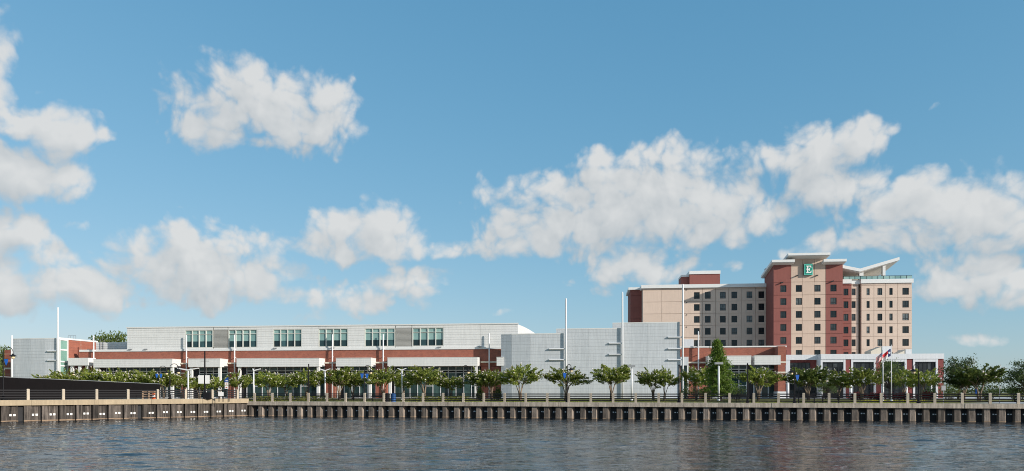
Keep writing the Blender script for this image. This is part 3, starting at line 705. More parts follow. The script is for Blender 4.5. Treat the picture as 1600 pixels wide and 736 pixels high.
    fold(pr2, dF+.3, 4.8, 'pavilion_soffit', 'soffit')
    for pa, pc, py in ((1343.6, 1350, 420.5), (1380, 1384.4, 411.5)):
        a, c = H.u(pa, dF+.6), H.u(pc, dF+.6); bx('column', r, 'white_trim', a, c, dF+.9, dF+1.9, zw+.9, H.z((pa+pc)/2, py, dF+.6))
    zb = zw+.95; tr = MB(); z1 = H.z(1385, 430.6, -5.6)
    xs = [H.u(1318, -5.6)+i*1.3 for i in range(14)]; xs = [x for x in xs if x < rb]; xs.append(rb)
    tr.box(xs[0], rb, -5.63, -5.55, z1-.07, z1); tro = tr.build('terrace_railing', 'dark_frame', r)
    for a, c in zip(xs[:-1], xs[1:]):
        bx('railing_post', tro, 'dark_frame', a-.04, a+.04, -5.63, -5.55, zb, z1); bx('pane', tro, 'teal_glass', a+.05, c-.05, -5.6, -5.585, zb+.08, z1-.12)
    for px, py in ((1245, 431.3), (1276, 431), (1221.5, 442), (1300.5, 440)):
        x = H.u(px, dT-.3); z = H.z(px, py, dT-.3); MB().hexa([(x-.3, dT-.6, z-.1), (x+.3, dT-.6, z+.02), (x+.3, dT+.02, z+.02), (x-.3, dT+.02, z-.1), (x-.3, dT-.6, z+.1), (x+.3, dT-.6, z+.25), (x+.3, dT+.02, z+.25), (x-.3, dT+.02, z+.1)]).build('floodlight', 'dark_frame', r)
hotel()
def e_sign():
    d = -8.6; x0, x1 = H.u(1256.4, d), H.u(1269.8, d); z0, z1 = H.z(1263, 429.8, d), H.z(1263, 412.4, d)
    w, h = x1-x0, z1-z0; wx, wy = H.w((x0+x1)/2, d)
    r = empty('hotel_sign', (wx, wy, z0+GZ), H.th); tag(r, 'green box sign with a white letter E on the hotel tower', 'sign')
    bx('sign_box', r, 'dark_frame', -w/2, w/2, .02, .62, 0, h)
    bx('border', r, 'sign_green_light', -w/2, w/2, -.06, .018, 0, h)
    bx('face_panel', r, 'sign_green', -w/2+.16, w/2-.16, -.09, -.062, .16, h-.16)
    # serif E with a swept middle arm
    E = [(-.50,-.62),(.56,-.62),(.62,-.22),(.50,-.22),(.36,-.48),(-.05,-.48),(-.05,-.10),(.10,-.10),(.16,-.24),(.26,-.24),(.30,.24),(.20,.24),(.02,.06),(-.05,.06),(-.05,.50),(.34,.50),(.46,.28),(.58,.28),(.54,.64),(-.50,.64),(-.50,.54),(-.34,.50),(-.34,.08),(-.46,.14),(-.42,-.04),(-.34,-.06),(-.34,-.48),(-.50,-.52)]
    MB().prism([(a*w*.56, h/2+b*h*.52) for a, b in E], -.14, -.093).build('letter', 'sign_white', r)
e_sign()

# ------------------------------------------------------------------ hotel podium
def podium():
    r = PD.root('hotel_podium'); tag(r, 'low white framed podium with dark glazing below the hotel', 'building')
    zt = PD.z(1350, 553, 0); zf = PD.z(1350, 561.2, 0); g1 = PD.z(1350, 566, 0); g0 = PD.z(1350, 588.5, 0); zp = PD.z(1350, 597, 0)
    u = lambda p, d=0: PD.u(p, d)
    bx('wall', r, 'podium_white', u(1282.5)+.02, u(1475)-.02, .62, 22, -.05, zt-.3)
    bx('fascia', r, 'podium_white', u(1282.5), u(1475), -.1, 22, zf, zt)
    bx('fascia', r, 'podium_white', u(1228.2, 2.5), u(1282.4, 2.5), 2.4, 20, zf, zt)
    bx('wall', r, 'podium_red', u(1229, 3.2), u(1282.4, 3.2), 3.2, 20, -.05, zf-.002)
    bx('frame_pier', r, 'podium_white', u(1228.2, 2.5), u(1234.5, 2.5), 2.5, 3.6, PD.z(1231, 574, 2.5)-2.0, zf-.002)
    def bay(pa, pc, d, za, zb, nx, nz, name='window_bay'):
        a, c = u(pa, d), u(pc, d); f = MB()
        for i in range(nx+1): x = a+(c-a)*i/nx; f.box(x-.06, x+.06, d, d+.15, za, zb)
        for i in range(nz+1): z = za+(zb-za)*i/nz; f.box(a, c, d+.01, d+.14, z-.06, z+.06)
        o = f.build(name, 'dark_frame', r)
        for i in range(nx):
            for j in range(nz): bx('pane', o, 'podium_glass', a+(c-a)*i/nx+.06, a+(c-a)*(i+1)/nx-.06, d+.08, d+.1, za+(zb-za)*j/nz+.06, za+(zb-za)*(j+1)/nz-.06)
    bay(1235, 1265.5, 3.0, g0, g1, 5, 2); bay(1234, 1282, 3.0, 0, PD.z(1250, 598, 3), 7, 2)
    for i, p in enumerate((1285.5, 1333.2, 1381.2, 1430)):
        bay(p, p+32.5, .38, g0, g1, 4 if i == 0 else 5, 3 if i == 0 else 2); bay(p, p+32.5, .38, 0, PD.z(1350, 598.5, .4), 4, 2)
        for q in (p-3.2, p+32.6): bx('frame_pier', r, 'podium_white', u(q), u(q+3.1), 0, .6, -.05, zf-.002)
        bx('frame_head', r, 'podium_white', u(p-.1), u(p+32.6), .02, .6, g1+.06, zf-.004)
        bx('spandrel', r, 'podium_white', u(p-.1), u(p+32.6), .03, .6, PD.z(1350, 598.5, .4)+.06, g0-.06)
        bx('red_panel', r, 'podium_red', u(p+35.8), u(min(p+44.9, 1475)), .12, .6, -.05, zf-.003)
    # white pergola with slanted slats over the ground floor walk
    zs0, zs1 = PD.z(1350, 597.5, -3), PD.z(1350, 590.5, -.3)
    pg = MB(); pg.box(u(1228, -3.2), u(1472, -3.2), -3.3, -3.1, zs0-.18, zs0); pg.box(u(1285, -.2), u(1472, -.2), -.25, -.12, zs1-.16, zs1)
    po = pg.build('pergola', 'podium_white', r)
    n = 56
    for i in range(n):
        x = u(1200, -3.2)+(u(1470, -3.2)-u(1200, -3.2))*(i+.5)/n
        yb = -.15 if x > u(1283) else 2.4
        o = MB().hexa([(x-.07, -3.5, zs0), (x+.07, -3.5, zs0), (x+.07, yb, zs1), (x-.07, yb, zs1), (x-.07, -3.5, zs0+.2), (x+.07, -3.5, zs0+.2), (x+.07, yb, zs1+.2), (x-.07, yb, zs1+.2)]).build('slat', 'podium_white', po)
    bx('pergola_beam', po, 'podium_white', u(1198, -3.2), u(1228, -3.2), -3.3, -3.1, zs0-.18, zs0)
    for p in (1231, 1283.6, 1329, 1379, 1416, 1454.5):
        x = u(p, -3.2); MB().tube([(x, -3.2, -.05), (x, -3.2, zs0-.17)], .27, 14).build('column', 'podium_white', po, smooth=True)
    # plant on the roof
    for pa, pb, pc, pt in ((1361, 1378.5, 1393, 541.8), (1402, 1415, 1424.5, 546.5)):
        d = 6; z = PD.z(pb, pt, d)
        MB().prism([(u(pa, d), zt-.2), (u(pb, d)-.01, zt-.2), (u(pb, d)-.01, z), (u(pa, d)+1.2, z-.35), (u(pa, d), z-.9)], d+.1, d+4).build('rooftop_unit', 'red_wall' if pa > 1500 else 'cream_stone', r)
        bx('rooftop_unit', r, 'podium_white', u(pb, d), u(pc, d), d, d+4.2, zt-.2, z+.1)
podium()

# ------------------------------------------------------------------ trees and plants
def leaves(P, size, rng, flat=.0, asp=.5):
    """quads of random tilt round the points P"""
    n = len(P); a = rng.normal(size=(n, 3)); a /= np.linalg.norm(a, axis=1)[:, None]
    t = rng.normal(size=(n, 3)); t -= (t*a).sum(1)[:, None]*a; t /= np.linalg.norm(t, axis=1)[:, None]; b = np.cross(a, t)
    s = size*(.6+.8*rng.random(n))[:, None]
    v = np.stack([P-t*s, P-b*s*asp+t*s*.1, P+t*s, P+b*s*asp+t*s*.1], 1).reshape(-1, 3)
    f = np.arange(4*n).reshape(-1, 4); return v, f
def np_mesh(name, v, f, m):
    me = bpy.data.meshes.new(name); me.vertices.add(len(v)); me.vertices.foreach_set('co', np.asarray(v, np.float32).ravel())
    me.loops.add(f.size); me.loops.foreach_set('vertex_index', f.ravel().astype(np.int32))
    me.polygons.add(len(f)); me.polygons.foreach_set('loop_start', np.arange(0, f.size, f.shape[1], dtype=np.int32))
    me.materials.append(MAT[m]); me.update(calc_edges=True); return me
def myrtle(seed, leafm='leaf_myrtle', nspray=88, flowers=.5):
    """vase shaped crape myrtle: height 1, crown radius .5; several bare stems and spiky sprays tipped with white panicles"""
    rng = np.random.default_rng(seed); tr = MB(); P = []; FL = []
    nst = 5; tips = []
    for i in range(nst):
        an = 6.283*(i+rng.random()*.6)/nst; ro = .015+.02*rng.random()
        p0 = np.array([ro*math.cos(an), ro*math.sin(an), -.01]); p1 = np.array([.03*math.cos(an), .03*math.sin(an), .2]); p2 = np.array([.09*math.cos(an), .09*math.sin(an), .41])
        tr.tube([p0, p1, p2], [.017, .014, .010], 6)
        for j in range(3):
            a2 = an+rng.normal()*.7; q = p2+np.array([.2*math.cos(a2), .2*math.sin(a2), .08+.16*rng.random()]); tr.tube([p2, (p2+q)/2+[0, 0, .02], q], [.009, .007, .004], 5); tips.append(q)
    lobes = [(rng.random()*6.28, .5+.2*rng.random()) for _ in range(5)]
    for i in range(nspray):
        an = rng.random()*6.283; rr = .42*math.sqrt(rng.random())
        rr *= .8+.25*math.cos(2*an+seed)+.12*math.sin(3*an+2*seed)
        lo = .36+.16*(rr/.42); hi = .80-.20*(rr/.42)**2
        z = lo+(hi-lo)*rng.random()**.8
        b = np.array([rr*math.cos(an), rr*math.sin(an), z])
        d = np.array([math.cos(an)*(.4+rr*2.0), math.sin(an)*(.4+rr*2.0), -.05+.75*rng.random()+(z-.5)*.9]); d /= np.linalg.norm(d)
        L = .14+.19*rng.random()
        n = 78; t = rng.random(n)**.8; off = rng.normal(size=(n, 3))*(.027*(1.2-t*.85))[:, None]
        P.append(b+d*(t*L)[:, None]+off)
        if i % 3 == 0:
            q = min(tips, key=lambda w: np.linalg.norm(w-b)); tr.tube([q, b, b+d*L*.6], [.004, .003, .0015], 4)
        if rng.random() < flowers and z+d[2]*L > .5:
            k = 12; t = rng.random(k); FL.append(b+d*(L*.92+t*.055)[:, None]+rng.normal(size=(k, 3))*(.013*(1.2-t))[:, None])
    v, f = leaves(np.concatenate(P), .023, rng); cm = np_mesh('crown', v, f, leafm)
    fm = None
    if FL: v, f = leaves(np.concatenate(FL), .0125, rng, asp=.8); fm = np_mesh('blossom', v, f, 'flower_white')
    return tr.mesh('trunk', 'bark', True), cm, fm
MY = [myrtle(s, nspray=n, flowers=fl) for s, n, fl in ((1, 88, .5), (2, 74, .6), (3, 100, .4), (4, 84, .65), (5, 68, .5), (8, 94, .35), (9, 80, .55))]; MYD = [myrtle(s, 'leaf_dark' if s == 7 else 'leaf_oak', 120, .3) for s in (6, 7)]
def tree(name, meshes, px, Y, top, width, rz, label, cat='tree', group=None, gz=1.77, base=None):
    h = EYE+(HZ-top)/F*Y-gz; w = width*Y/F
    r = empty(name, (at(px, Y), Y, gz), rz); tag(r, label, cat, group); r.rotation_euler = (.07*math.sin(px*1.7), .07*math.cos(px*2.3), rz)
    for nm, me in zip(('trunk', 'crown', 'blossom'), meshes):
        if me: link(nm, me, r, (0, 0, -.01), 0, (w, w, h))
    return r
G1 = 'crape myrtles along the white screen wall'; G2 = 'crape myrtles in front of the convention hall'; G3 = 'crape myrtles in front of the hotel'; G4 = 'crape myrtles behind the black fence'
for i, (px, Y, top, w, lab) in enumerate([
  (813, 118, 567, 66, 'crape myrtle leftmost of the four before the white screen wall'),
  (884, 118, 571, 62, 'crape myrtle behind the street lamp with one blue banner, before white screen'),
  (955, 116, 565, 62, 'crape myrtle left of the white pole light, before white screen'),
  (1021, 118, 571, 50, 'crape myrtle right of the white pole light, before white screen'),
  (1038, 115, 573, 42, 'crape myrtle nearest the right end of the white screen wall')]):
    tree('crape_myrtle', MY[i % 7], px, Y, top, w, i*1.3, lab, 'tree', G1)
for i, (px, Y, top, w, lab) in enumerate([
  (1088, 116, 570, 46, 'crape myrtle left of the tall green cypress'),
  (1108, 113, 567, 52, 'blossoming crape myrtle at the foot of the tall green cypress'),
  (1185, 112, 570, 60, 'crape myrtle under the right white canopy of the brick wing'),
  (1263, 112, 569, 64, 'blossoming crape myrtle before the recessed left end of the white podium'),
  (1310, 116, 577, 44, 'small crape myrtle before the first red panel of the podium'),
  (1347, 112, 571, 60, 'crape myrtle left of the flagpoles before the podium'),
  (1412, 118, 575, 46, 'crape myrtle right of the flagpoles before the podium'),
  (1438, 110, 572, 56, 'crape myrtle behind the rightmost street lamp')]):
    tree('crape_myrtle', (MY+MYD)[(i*2+1) % 9], px, Y, top, w, i*2.1, lab, 'tree', G3)
for i, (px, Y, top, w, lab) in enumerate([
  (343, 128, 585, 40, 'crape myrtle beside the small blue sign kiosk'),
  (372, 130, 580, 46, 'crape myrtle right of the blue sign kiosk'),
  (420, 126, 578, 52, 'crape myrtle under the longest middle white canopy, its left tree'),
  (448, 132, 581, 36, 'smaller crape myrtle between two fuller ones under the middle canopy'),
  (478, 126, 572, 56, 'full crape myrtle behind the bare black pole'),
  (530, 126, 571, 58, 'crape myrtle left of the lamp with two blue banners'),
  (552, 130, 577, 44, 'crape myrtle touching the lamp with two blue banners, on its left'),
  (600, 126, 571, 62, 'crape myrtle right of the lamp with two blue banners'),
  (630, 131, 581, 36, 'small crape myrtle just right of the blue bin'),
  (664, 125, 569, 62, 'broad crape myrtle in front of the glass entrance doors'),
  (704, 129, 583, 40, 'low crape myrtle right of the glass entrance doors'),
  (746, 126, 573, 46, 'crape myrtle by the lantern lamp near the shaded brick corner'),
  (768, 124, 576, 46, 'crape myrtle in the shaded brick corner beside the white screen')]):
    tree('crape_myrtle', MY[(i*3+1) % 7], px, Y, top, w, i*1.7, lab, 'tree', G2)
for i, px in enumerate((36, 78, 100, 124, 150, 176, 202, 228, 256, 284, 312)):
    tree('crape_myrtle', MY[(i*3+2) % 7], px, 128-(i % 3)*2, (590, 581, 575, 574, 573, 574, 574, 575, 577, 581, 588)[i], 46, i*.9, 
         'crape myrtle behind the black fence, ' + ('leftmost, only its top showing before the far left screen', 'before the tall far left mast', 'behind the far left curved lamp', 'below the angled brick block', 'below the left end of the first canopy', 'third from the first canopy left end', 'left of the centre of the first long canopy', 'at the centre of the first long canopy', 'right behind the end of the fence', 'behind the curved street lamp past the fence end', 'behind the pole with two white boards')[i], 'tree', G4)
def cypress():
    rng = np.random.default_rng(11); tr = MB().tube([(0, 0, -.01), (0, 0, .3), (0, 0, .7), (0, 0, .97)], [.030, .022, .012, .003], 8); P = []
    for i in range(230):
        z = .10+.88*(i/230)**.95; R = .47*(1-((z-.1)/.9))**.75*(.62+.5*rng.random())*(1 if z > .2 else .8); an = i*2.4+rng.random()
        d = np.array([math.cos(an), math.sin(an), .12-.25*(1-z)])
        if i % 3 == 0: tr.tube([(0, 0, z-.01), tuple(d*[R*.8, R*.8, R*.3]+[0, 0, z])], [.006, .002], 4)
        n = int(20+190*R); t = rng.random(n)**.6; off = rng.normal(size=(n, 3))*[.035, .035, .010]
        p = d*(t*R)[:, None]*[1, 1, .35]+off; p[:, 2] += z-.035*t; P.append(p)
    v, f = leaves(np.concatenate(P), .017, rng, asp=.45); return tr.mesh('trunk', 'bark_dark', True), np_mesh('crown', v, f, 'leaf_cypress'), None
tree('cypress_tree', cypress(), 1127, 106, 527, 66, .4, 'tall cone shaped green cypress before the brick wing', 'tree')
def oak(seed, leafm, low=.3, n=60, spread=.5):
    """rounded broadleaf: unit height, crown of separate leaf clumps on limbs"""
    rng = np.random.default_rng(seed); tr = MB().tube([(0, 0, -.01), (.01, 0, .2), (0, .01, low+.12)], [.035, .026, .02], 8); P = []
    for i in range(n):
        an = rng.random()*6.283; rr = spread*math.sqrt(rng.random())*.92; hi = low+(1-low)*math.sqrt(max(0, 1-(rr/spread)**2))*.97; z = low+(hi-low)*rng.random()**.55
        c = np.array([rr*math.cos(an), rr*math.sin(an), z]); tr.tube([(0, 0, low*.9), tuple(c*.55+np.array([0, 0, low*.35])), tuple(c)], [.012, .007, .002], 4)
        k = 85; s = .055+.05*rng.random(); P.append(c+rng.normal(size=(k, 3))*[s, s, s*.5])
    v, f = leaves(np.concatenate(P), .019, rng); return tr.mesh('trunk', 'bark_dark', True), np_mesh('crown', v, f, leafm), None
OK1, OK2, OK3 = oak(21, 'leaf_dark', .28), oak(22, 'leaf_dark', .22, 70), oak(23, 'leaf_oak', .3, 80)
tree('evergreen_tree', OK1, 1497, 128, 555, 62, 0, 'dark spreading evergreen beyond the right end of the podium')
tree('crape_myrtle', MYD[0], 1530, 108, 566, 76, 1, 'broad crape myrtle standing clear of the buildings on the right', 'tree')
tree('crape_myrtle', MYD[1], 1506, 112, 574, 50, 2, 'crape myrtle half under the dark evergreen on the right', 'tree')
tree('evergreen_tree', OK2, 1612, 96, 556, 76, 2, 'dark evergreen cut off by the right edge of the picture')
tree('shade_tree', OK1, 1390, 135, 560, 48, 1.5, 'dark slim tree right behind the flagpoles')
tree('shade_tree', OK3, 172, 230, 514, 80, 0, 'rounded tree showing over the roof of the hall at left')
tree('shade_tree', OK3, -6, 190, 536, 50, 2, 'tree at the far left edge behind the curved lamp')
tree('shade_tree', OK1, 1290, 135, 590, 34, .5, 'low dark young tree under the podium pergola')
def shrub(name, px, Y, top, wpx, m, label, group=None, seed=0, base=1.76, dens=900):
    rng = np.random.default_rng(seed+50); h = EYE+(HZ-top)/F*Y-base; w = wpx*Y/F; P = []; st = MB()
    for i in range(26):
        a = rng.random()*6.28; q = math.sqrt(rng.random())*.44; z = .25+.6*rng.random()*(1-q*q*2); c = np.array([q*math.cos(a), q*math.sin(a)*.6, z])
        st.tube([(c[0]*.3*w, c[1]*.3*w, 0), tuple(c*[w, w, h])], [.03, .01], 4); P.append(c*[w, w, h]+rng.normal(size=(dens//26, 3))*[w*.09, w*.06, h*.16])
    P = np.concatenate(P); P[:, 2] = np.clip(P[:, 2], .02, h*1.05)
    v, f = leaves(P, .11, rng); r = empty(name, (at(px, Y), Y, base)); tag(r, label, 'shrub', group)
    st.build('stems', 'bark_dark', r); link('foliage', np_mesh('foliage', v, f, m), r)
for i, (px, Y, top, w, m, lab) in enumerate([
  (1076, 128, 603, 30, 'leaf_dark', 'dark rounded shrub beside the last white mast'), (1098, 127, 606, 22, 'leaf_dark', 'dark shrub behind the myrtle left of the cypress'),
  (1150, 124, 601, 34, 'leaf_dark', 'dark clipped shrub right of the cypress'), (1483, 118, 596, 30, 'leaf_oak', 'olive green bush under the dark evergreen'),
  (1545, 112, 604, 34, 'leaf_dark', 'low dark bush under the broad myrtle on the right'), (1588, 98, 596, 42, 'leaf_oak', 'green bush under the evergreen at the right edge'),
  (750, 122, 606, 12, 'leaf_oak', 'narrow green shrub left of the myrtle in the shaded corner'), (778, 122, 606, 14, 'leaf_dark', 'narrow dark shrub against the left end of the white screen'),
  (1452, 128, 602, 28, 'leaf_dark', 'dark shrub under the right end of the pergola'),
  (1335, 116, 613, 34, 'flower_red', 'low red flowering shrub left of the flagpoles'), (1368, 116, 613, 30, 'flower_red', 'low red flowering shrub at the foot of the left flagpole'),
  (1410, 114, 613, 34, 'flower_red', 'low red flowering shrub right of the flagpoles'), (1448, 112, 612, 34, 'flower_red', 'low red flowering shrub behind the rightmost street lamp')]):
    shrub('shrub', px, Y, top, w, m, lab, seed=i)
def tufts(name, pts, m, label, h, n, size, seed):
    """loose low growth along lines of (x,y): one mass"""
    rng = np.random.default_rng(seed); P = []
    for (x0, y0), (x1, y1), wdt in pts:
        t = rng.random(n)[:, None]; cl = np.repeat(rng.random(n//10+1), 10)[:n, None]; t = .25*t+.75*cl if seed % 2 else t
        q = np.array([x0, y0])*(1-t)+np.array([x1, y1])*t; q = q+rng.normal(size=(n, 2))*wdt*.4; P.append(np.concatenate([q, 1.77+h*rng.random((n, 1))**1.5], 1))
    v, f = leaves(np.concatenate(P), size, rng); o = link(name, np_mesh(name, v, f, m)); tag(o, label, 'ground cover', kind='stuff')
def wl(px, d): return W.w(W.u(px, d), d)
tufts('bedding_plants', [(wl(392, 2), wl(440, 3), 1.2), (wl(430, 4), wl(520, 4), 1.2), (wl(640, 9), wl(700, 9), 1.5), (wl(690, 9), wl(735, 9), 1.2)], 'leaf_lime', 'lime green bedding plants behind the railing', .7, 900, .10, 3)
tufts('lawn_fringe', [(wl(388, 3.6), wl(800, 3.6), .6), (wl(780, 3.6), wl(1200, 3.6), .5), (wl(1100, 3.6), wl(1480, 3.6), .5)], 'leaf_lime', 'short grass along the edge of the promenade', .12, 2600, .05, 2)
tufts('yellow_flowers', [(wl(1340, 14), wl(1395, 14), .5), (wl(1395, 14), wl(1450, 14), .5)], 'flower_yellow', 'row of small yellow flowers before the podium hedge', .25, 320, .06, 5)
def far_trees():
    rng = np.random.default_rng(9); P = []
    for i in range(160):
        x = 420+520*rng.random(); y = 830+60*rng.random(); h = 4+5*rng.random(); P.append(np.array([x, y, 1.8+h*.6])+rng.normal(size=(90, 3))*[4, 3, h*.22])
    for i in range(110):
        x = -700+160*rng.random(); y = 700+60*rng.random(); h = 8+5*rng.random(); P.append(np.array([x, y, 1.8+h*.6])+rng.normal(size=(70, 3))*[4, 3, h*.22])
    P = np.concatenate(P); P[:, 2] = np.maximum(P[:, 2], 1.8); v, f = leaves(P, .9, rng); tag(link('far_wood', np_mesh('far_wood', v, f, 'leaf_dark')), 'low line of distant trees on the horizon', 'woodland', kind='stuff')
far_trees()

# ------------------------------------------------------------------ fence at the left
def black_fence():
    a = Vector((at(-45, 76.5), 76.5)); b = Vector((at(250.5, 104), 104)); th = math.atan2(b.y-a.y, b.x-a.x); L = (b-a).length
    r = empty('privacy_fence', (a.x, a.y, 2.1), th); tag(r, 'long fence hung with black privacy fabric behind the left railing', 'fence')
    n = 12; zt = lambda t: 4.62-.55*t-2.1
    for i in range(n):
        t0, t1 = i/n, (i+1)/n; x0, x1 = L*t0-.02, L*t1+.02
        m = MB(); K = 6
        for k in range(K):
            p, q = x0+(x1-x0)*k/K, x0+(x1-x0)*(k+1)/K; f = lambda s: .05*math.sin(s*3.1+i)*math.sin((s-x0)/(x1-x0)*math.pi)
            m.hexa([(p, f(p), .04), (q, f(q), .04), (q, f(q)+.012, .04), (p, f(p)+.012, .04), (p, f(p)*.2, zt(t0+(t1-t0)*k/K)-.05), (q, f(q)*.2, zt(t0+(t1-t0)*(k+1)/K)-.05), (q, f(q)*.2+.012, zt(t0+(t1-t0)*(k+1)/K)-.05), (p, f(p)*.2+.012, zt(t0+(t1-t0)*k/K)-.05)])
        m.build('fabric_panel', 'fabric_black', r)
        MB().tube([(x0+.02, .03, zt(t0)), (x1-.02, .03, zt(t1))], .035, 8).build('top_rail', 'grey_metal', r)
    for i in range(n+1): x = L*i/n; MB().tube([(x, .13, -.33), (x, .13, zt(i/n)-.02)], .04, 8).build('post', 'grey_metal', r)
black_fence()
def cone(px, Y, label, gz=2.1, rot=0):
    r = empty('traffic_cone', (at(px, Y), Y, gz)); tag(r, label, 'traffic cone')
    MB().box(-.19, .19, -.19, .19, 0, .04).build('base', 'orange', r); MB().lathe([(.14, .035), (.04, .7), (.03, .72)], 12).build('cone', 'orange', r, smooth=True); MB().lathe([(.107, .30), (.080, .45)], 12).build('band', 'sign_white', r)
cone(241.3, 99, 'orange traffic cone close to the black fence'); cone(239, 89.5, 'orange traffic cone standing nearer the quay rail')
def barrier():
    x0, x1 = at(212, 97), at(252, 100); r = empty('wooden_barrier', ((x0+x1)/2, 98.5, 2.1), math.atan2(3, x1-x0)); tag(r, 'low brown wooden rail barrier before the end of the black fence', 'barrier'); L = (x1-x0)/2
    for x in (-L+.1, 0, L-.1): bx('post', r, 'wood_rail', x-.07, x+.07, -.07, .07, 0, .95)
    for z in (.25, .55, .85): bx('rail', r, 'wood_rail', -L, L, -.11, -.07, z-.07, z+.07)
barrier()

# ------------------------------------------------------------------ street lamps, poles, signs
def lamp(px, Y, top, side, label, gz=1.78, arm=1.0, banners=(), rz=0, group='black curved street lamps'):
    h = EYE+(HZ-top)/F*Y-gz; r = empty('street_lamp', (at(px, Y), Y, gz), rz); tag(r, label, 'street lamp', group)
    MB().lathe([(.20, 0), (.20, .1), (.14, .18), (.12, .55), (.08, .62)], 12).build('base', 'black_metal', r)
    R = arm/2; zc = h-R
    MB().tube([(0, 0, .6), (0, 0, h*.5), (0, 0, zc)], [.07, .055, .045], 10).build('pole', 'black_metal', r)
    pts = [(side*(R-R*math.cos(a)), 0, zc+R*math.sin(a)) for a in np.linspace(0, math.pi*1.0, 14)]; pts.append((side*2*R, 0, zc-.12))
    MB().tube(pts, .035, 8).build('arm', 'black_metal', r)
    zl = zc-.12; c = (side*2*R, 0, zl)
    MB().lathe([(.05, -.02), (.09, -.06), (.12, -.16)][::-1], 14, c).lathe([(.36, -.30), (.36, -.27), (.14, -.16)], 18, c).build('lamp_shade', 'black_metal', r)
    MB().lathe([(.06, -.58), (.15, -.53), (.19, -.42), (.19, -.302)], 14, c).build('globe', 'lamp_globe', r, smooth=True)
    for s in banners:
        zt = h*.78; MB().tube([(0, 0, zt), (s*.62, 0, zt)], .02, 6).build('banner_arm', 'black_metal', r)
        MB().prism([(s*.1, zt-.02), (s*.5, zt-.02), (s*.44, zt-.4), (s*.3, zt-.68), (s*.17, zt-.4)], -.012, .012).build('banner', 'blue_banner', r)
def yw(px, d=1.3): return W.Y(px, d)
lamp(5, 78.5, 542.5, 1, 'black curved lamp with cream globe and blue banner at far left', 2.12, 1.0, (1,))
lamp(98.5, 124, 572, 1, 'dark curved lamp rising behind the black fence at left', 1.77, 1.6)
lamp(265.4, 90.5, 568.5, 1, 'black curved lamp just right of the black fence end', 2.12, 1.0)
lamp(248.3, 110, 572, 1, 'black curved lamp with small blue banners behind the fence end', 1.78, 1.1, (-1, 1))
lamp(569.5, yw(569.5), 571, 1, 'black curved lamp carrying two blue banners', 1.79, .75, (-1, 1))
lamp(723.5, yw(723.5), 571, 1, 'black lantern lamp right of the glass entrance doors', 1.79, .6)
lamp(886.4, yw(886.4), 569.5, 1, 'black lamp with one blue banner before the white screen', 1.79, .42, (-1,))
lamp(1241.5, yw(1241.5), 573, -1, 'black street lamp with a blue banner before the podium left end', 1.79, .35, (1,))
lamp(1435.5, yw(1435.5), 569.5, -1, 'rightmost black street lamp with its lantern turned left', 1.79, .55)
def pole(px, Y, top, label, gz=1.79, r0=.085):
    h = EYE+(HZ-top)/F*Y-gz; r = empty('lamp_pole', (at(px, Y), Y, gz)); tag(r, label, 'pole', 'straight black poles on the promenade')
    MB().lathe([(.2, 0), (.2, .12), (.13, .2), (.11, .6), (.085, .7)], 12).build('base', 'black_metal', r); MB().tube([(0, 0, .65), (0, 0, h)], [r0, r0*.75], 10).build('pole', 'black_metal', r); MB().lathe([(.07, 0), (.1, .05), (.05, .14), (.015, .2)], 10, (0, 0, h-.02)).build('finial', 'black_metal', r); return r, h
pole(482.3, yw(482.3), 570.5, 'bare black pole before the full myrtle of the hall')
pole(1061, yw(1061), 571.5, 'bare black pole at the right end of the white screen')
pole(1168, yw(1168), 569.5, 'bare black pole right of the cypress')
def utility():
    r, h = pole(320, 92, 550.5, 'black pole with two white boards and short crossbars', 2.12, .1); r['category'] = 'pole'; r.name = 'sign_pole'; del r['group']
    for z, w in ((h-.2, .42), (h-1.05, .5)): MB().tube([(-w, 0, z), (w, 0, z)], .03, 6).build('crossbar', 'black_metal', r)
    for a, c in ((-.72, -.06), (.1, .62)): bx('board', r, 'sign_white', a, c, -.17, -.12, h-3.75, h-2.75)
    bx('cabinet', r, 'black_metal', -.2, .62, -.12, .5, 0, .82)
utility()
def area_light(px, Y, top, label, head, gz=1.77, dark=False):
    h = EYE+(HZ-top)/F*Y-gz; r = empty('area_light', (at(px, Y), Y, gz)); tag(r, label, 'pole light', 'white pole lights with flat heads')
    MB().lathe([(.18, 0), (.18, .25), (.13, .3)], 10).build('base', 'white_metal', r); MB().tube([(0, 0, .25), (0, 0, h)], [.13, .11], 10).build('pole', 'white_metal', r, smooth=True)
    x0, x1 = head; m = MB(); 
    if dark: m.box(x0, x1, -.25, .25, h+.22, h+.48); m.tube([(0, 0, h-.02), (0, 0, h+.24)], .05, 6)
    else:
        m.hexa([(x0, -.22, h+.3), (0, -.22, h-.02), (0, .22, h-.02), (x0, .22, h+.3), (x0, -.22, h+.42), (0, -.22, h+.16), (0, .22, h+.16), (x0, .22, h+.42)])
        m.hexa([(0, -.22, h-.02), (x1, -.22, h+.3), (x1, .22, h+.3), (0, .22, h-.02), (0, -.22, h+.16), (x1, -.22, h+.42), (x1, .22, h+.42), (0, .22, h+.16)])
    m.build('lamp_head', 'grey_metal' if dark else 'white_metal', r)
area_light(396.3, 122, 580, 'white pole light with gull wing head under the middle canopy', (-.1, 1.1))
area_light(508, 124, 580, 'white pole light by the brick pier beside the full myrtle', (-.8, .8))
area_light(628, 126, 579, 'white pole light just behind the blue bin', (-.7, .7))
area_light(987, 104, 576, 'white pole light with dark flat head before the white screen', (-.5, .45), dark=True)
area_light(1123, 98, 572, 'white pole light with flat head before the cypress', (-.5, .5), dark=True)
area_light(294, 118, 579, 'white pole light with gull wing head at the second canopy', (-1.6, 1.6))
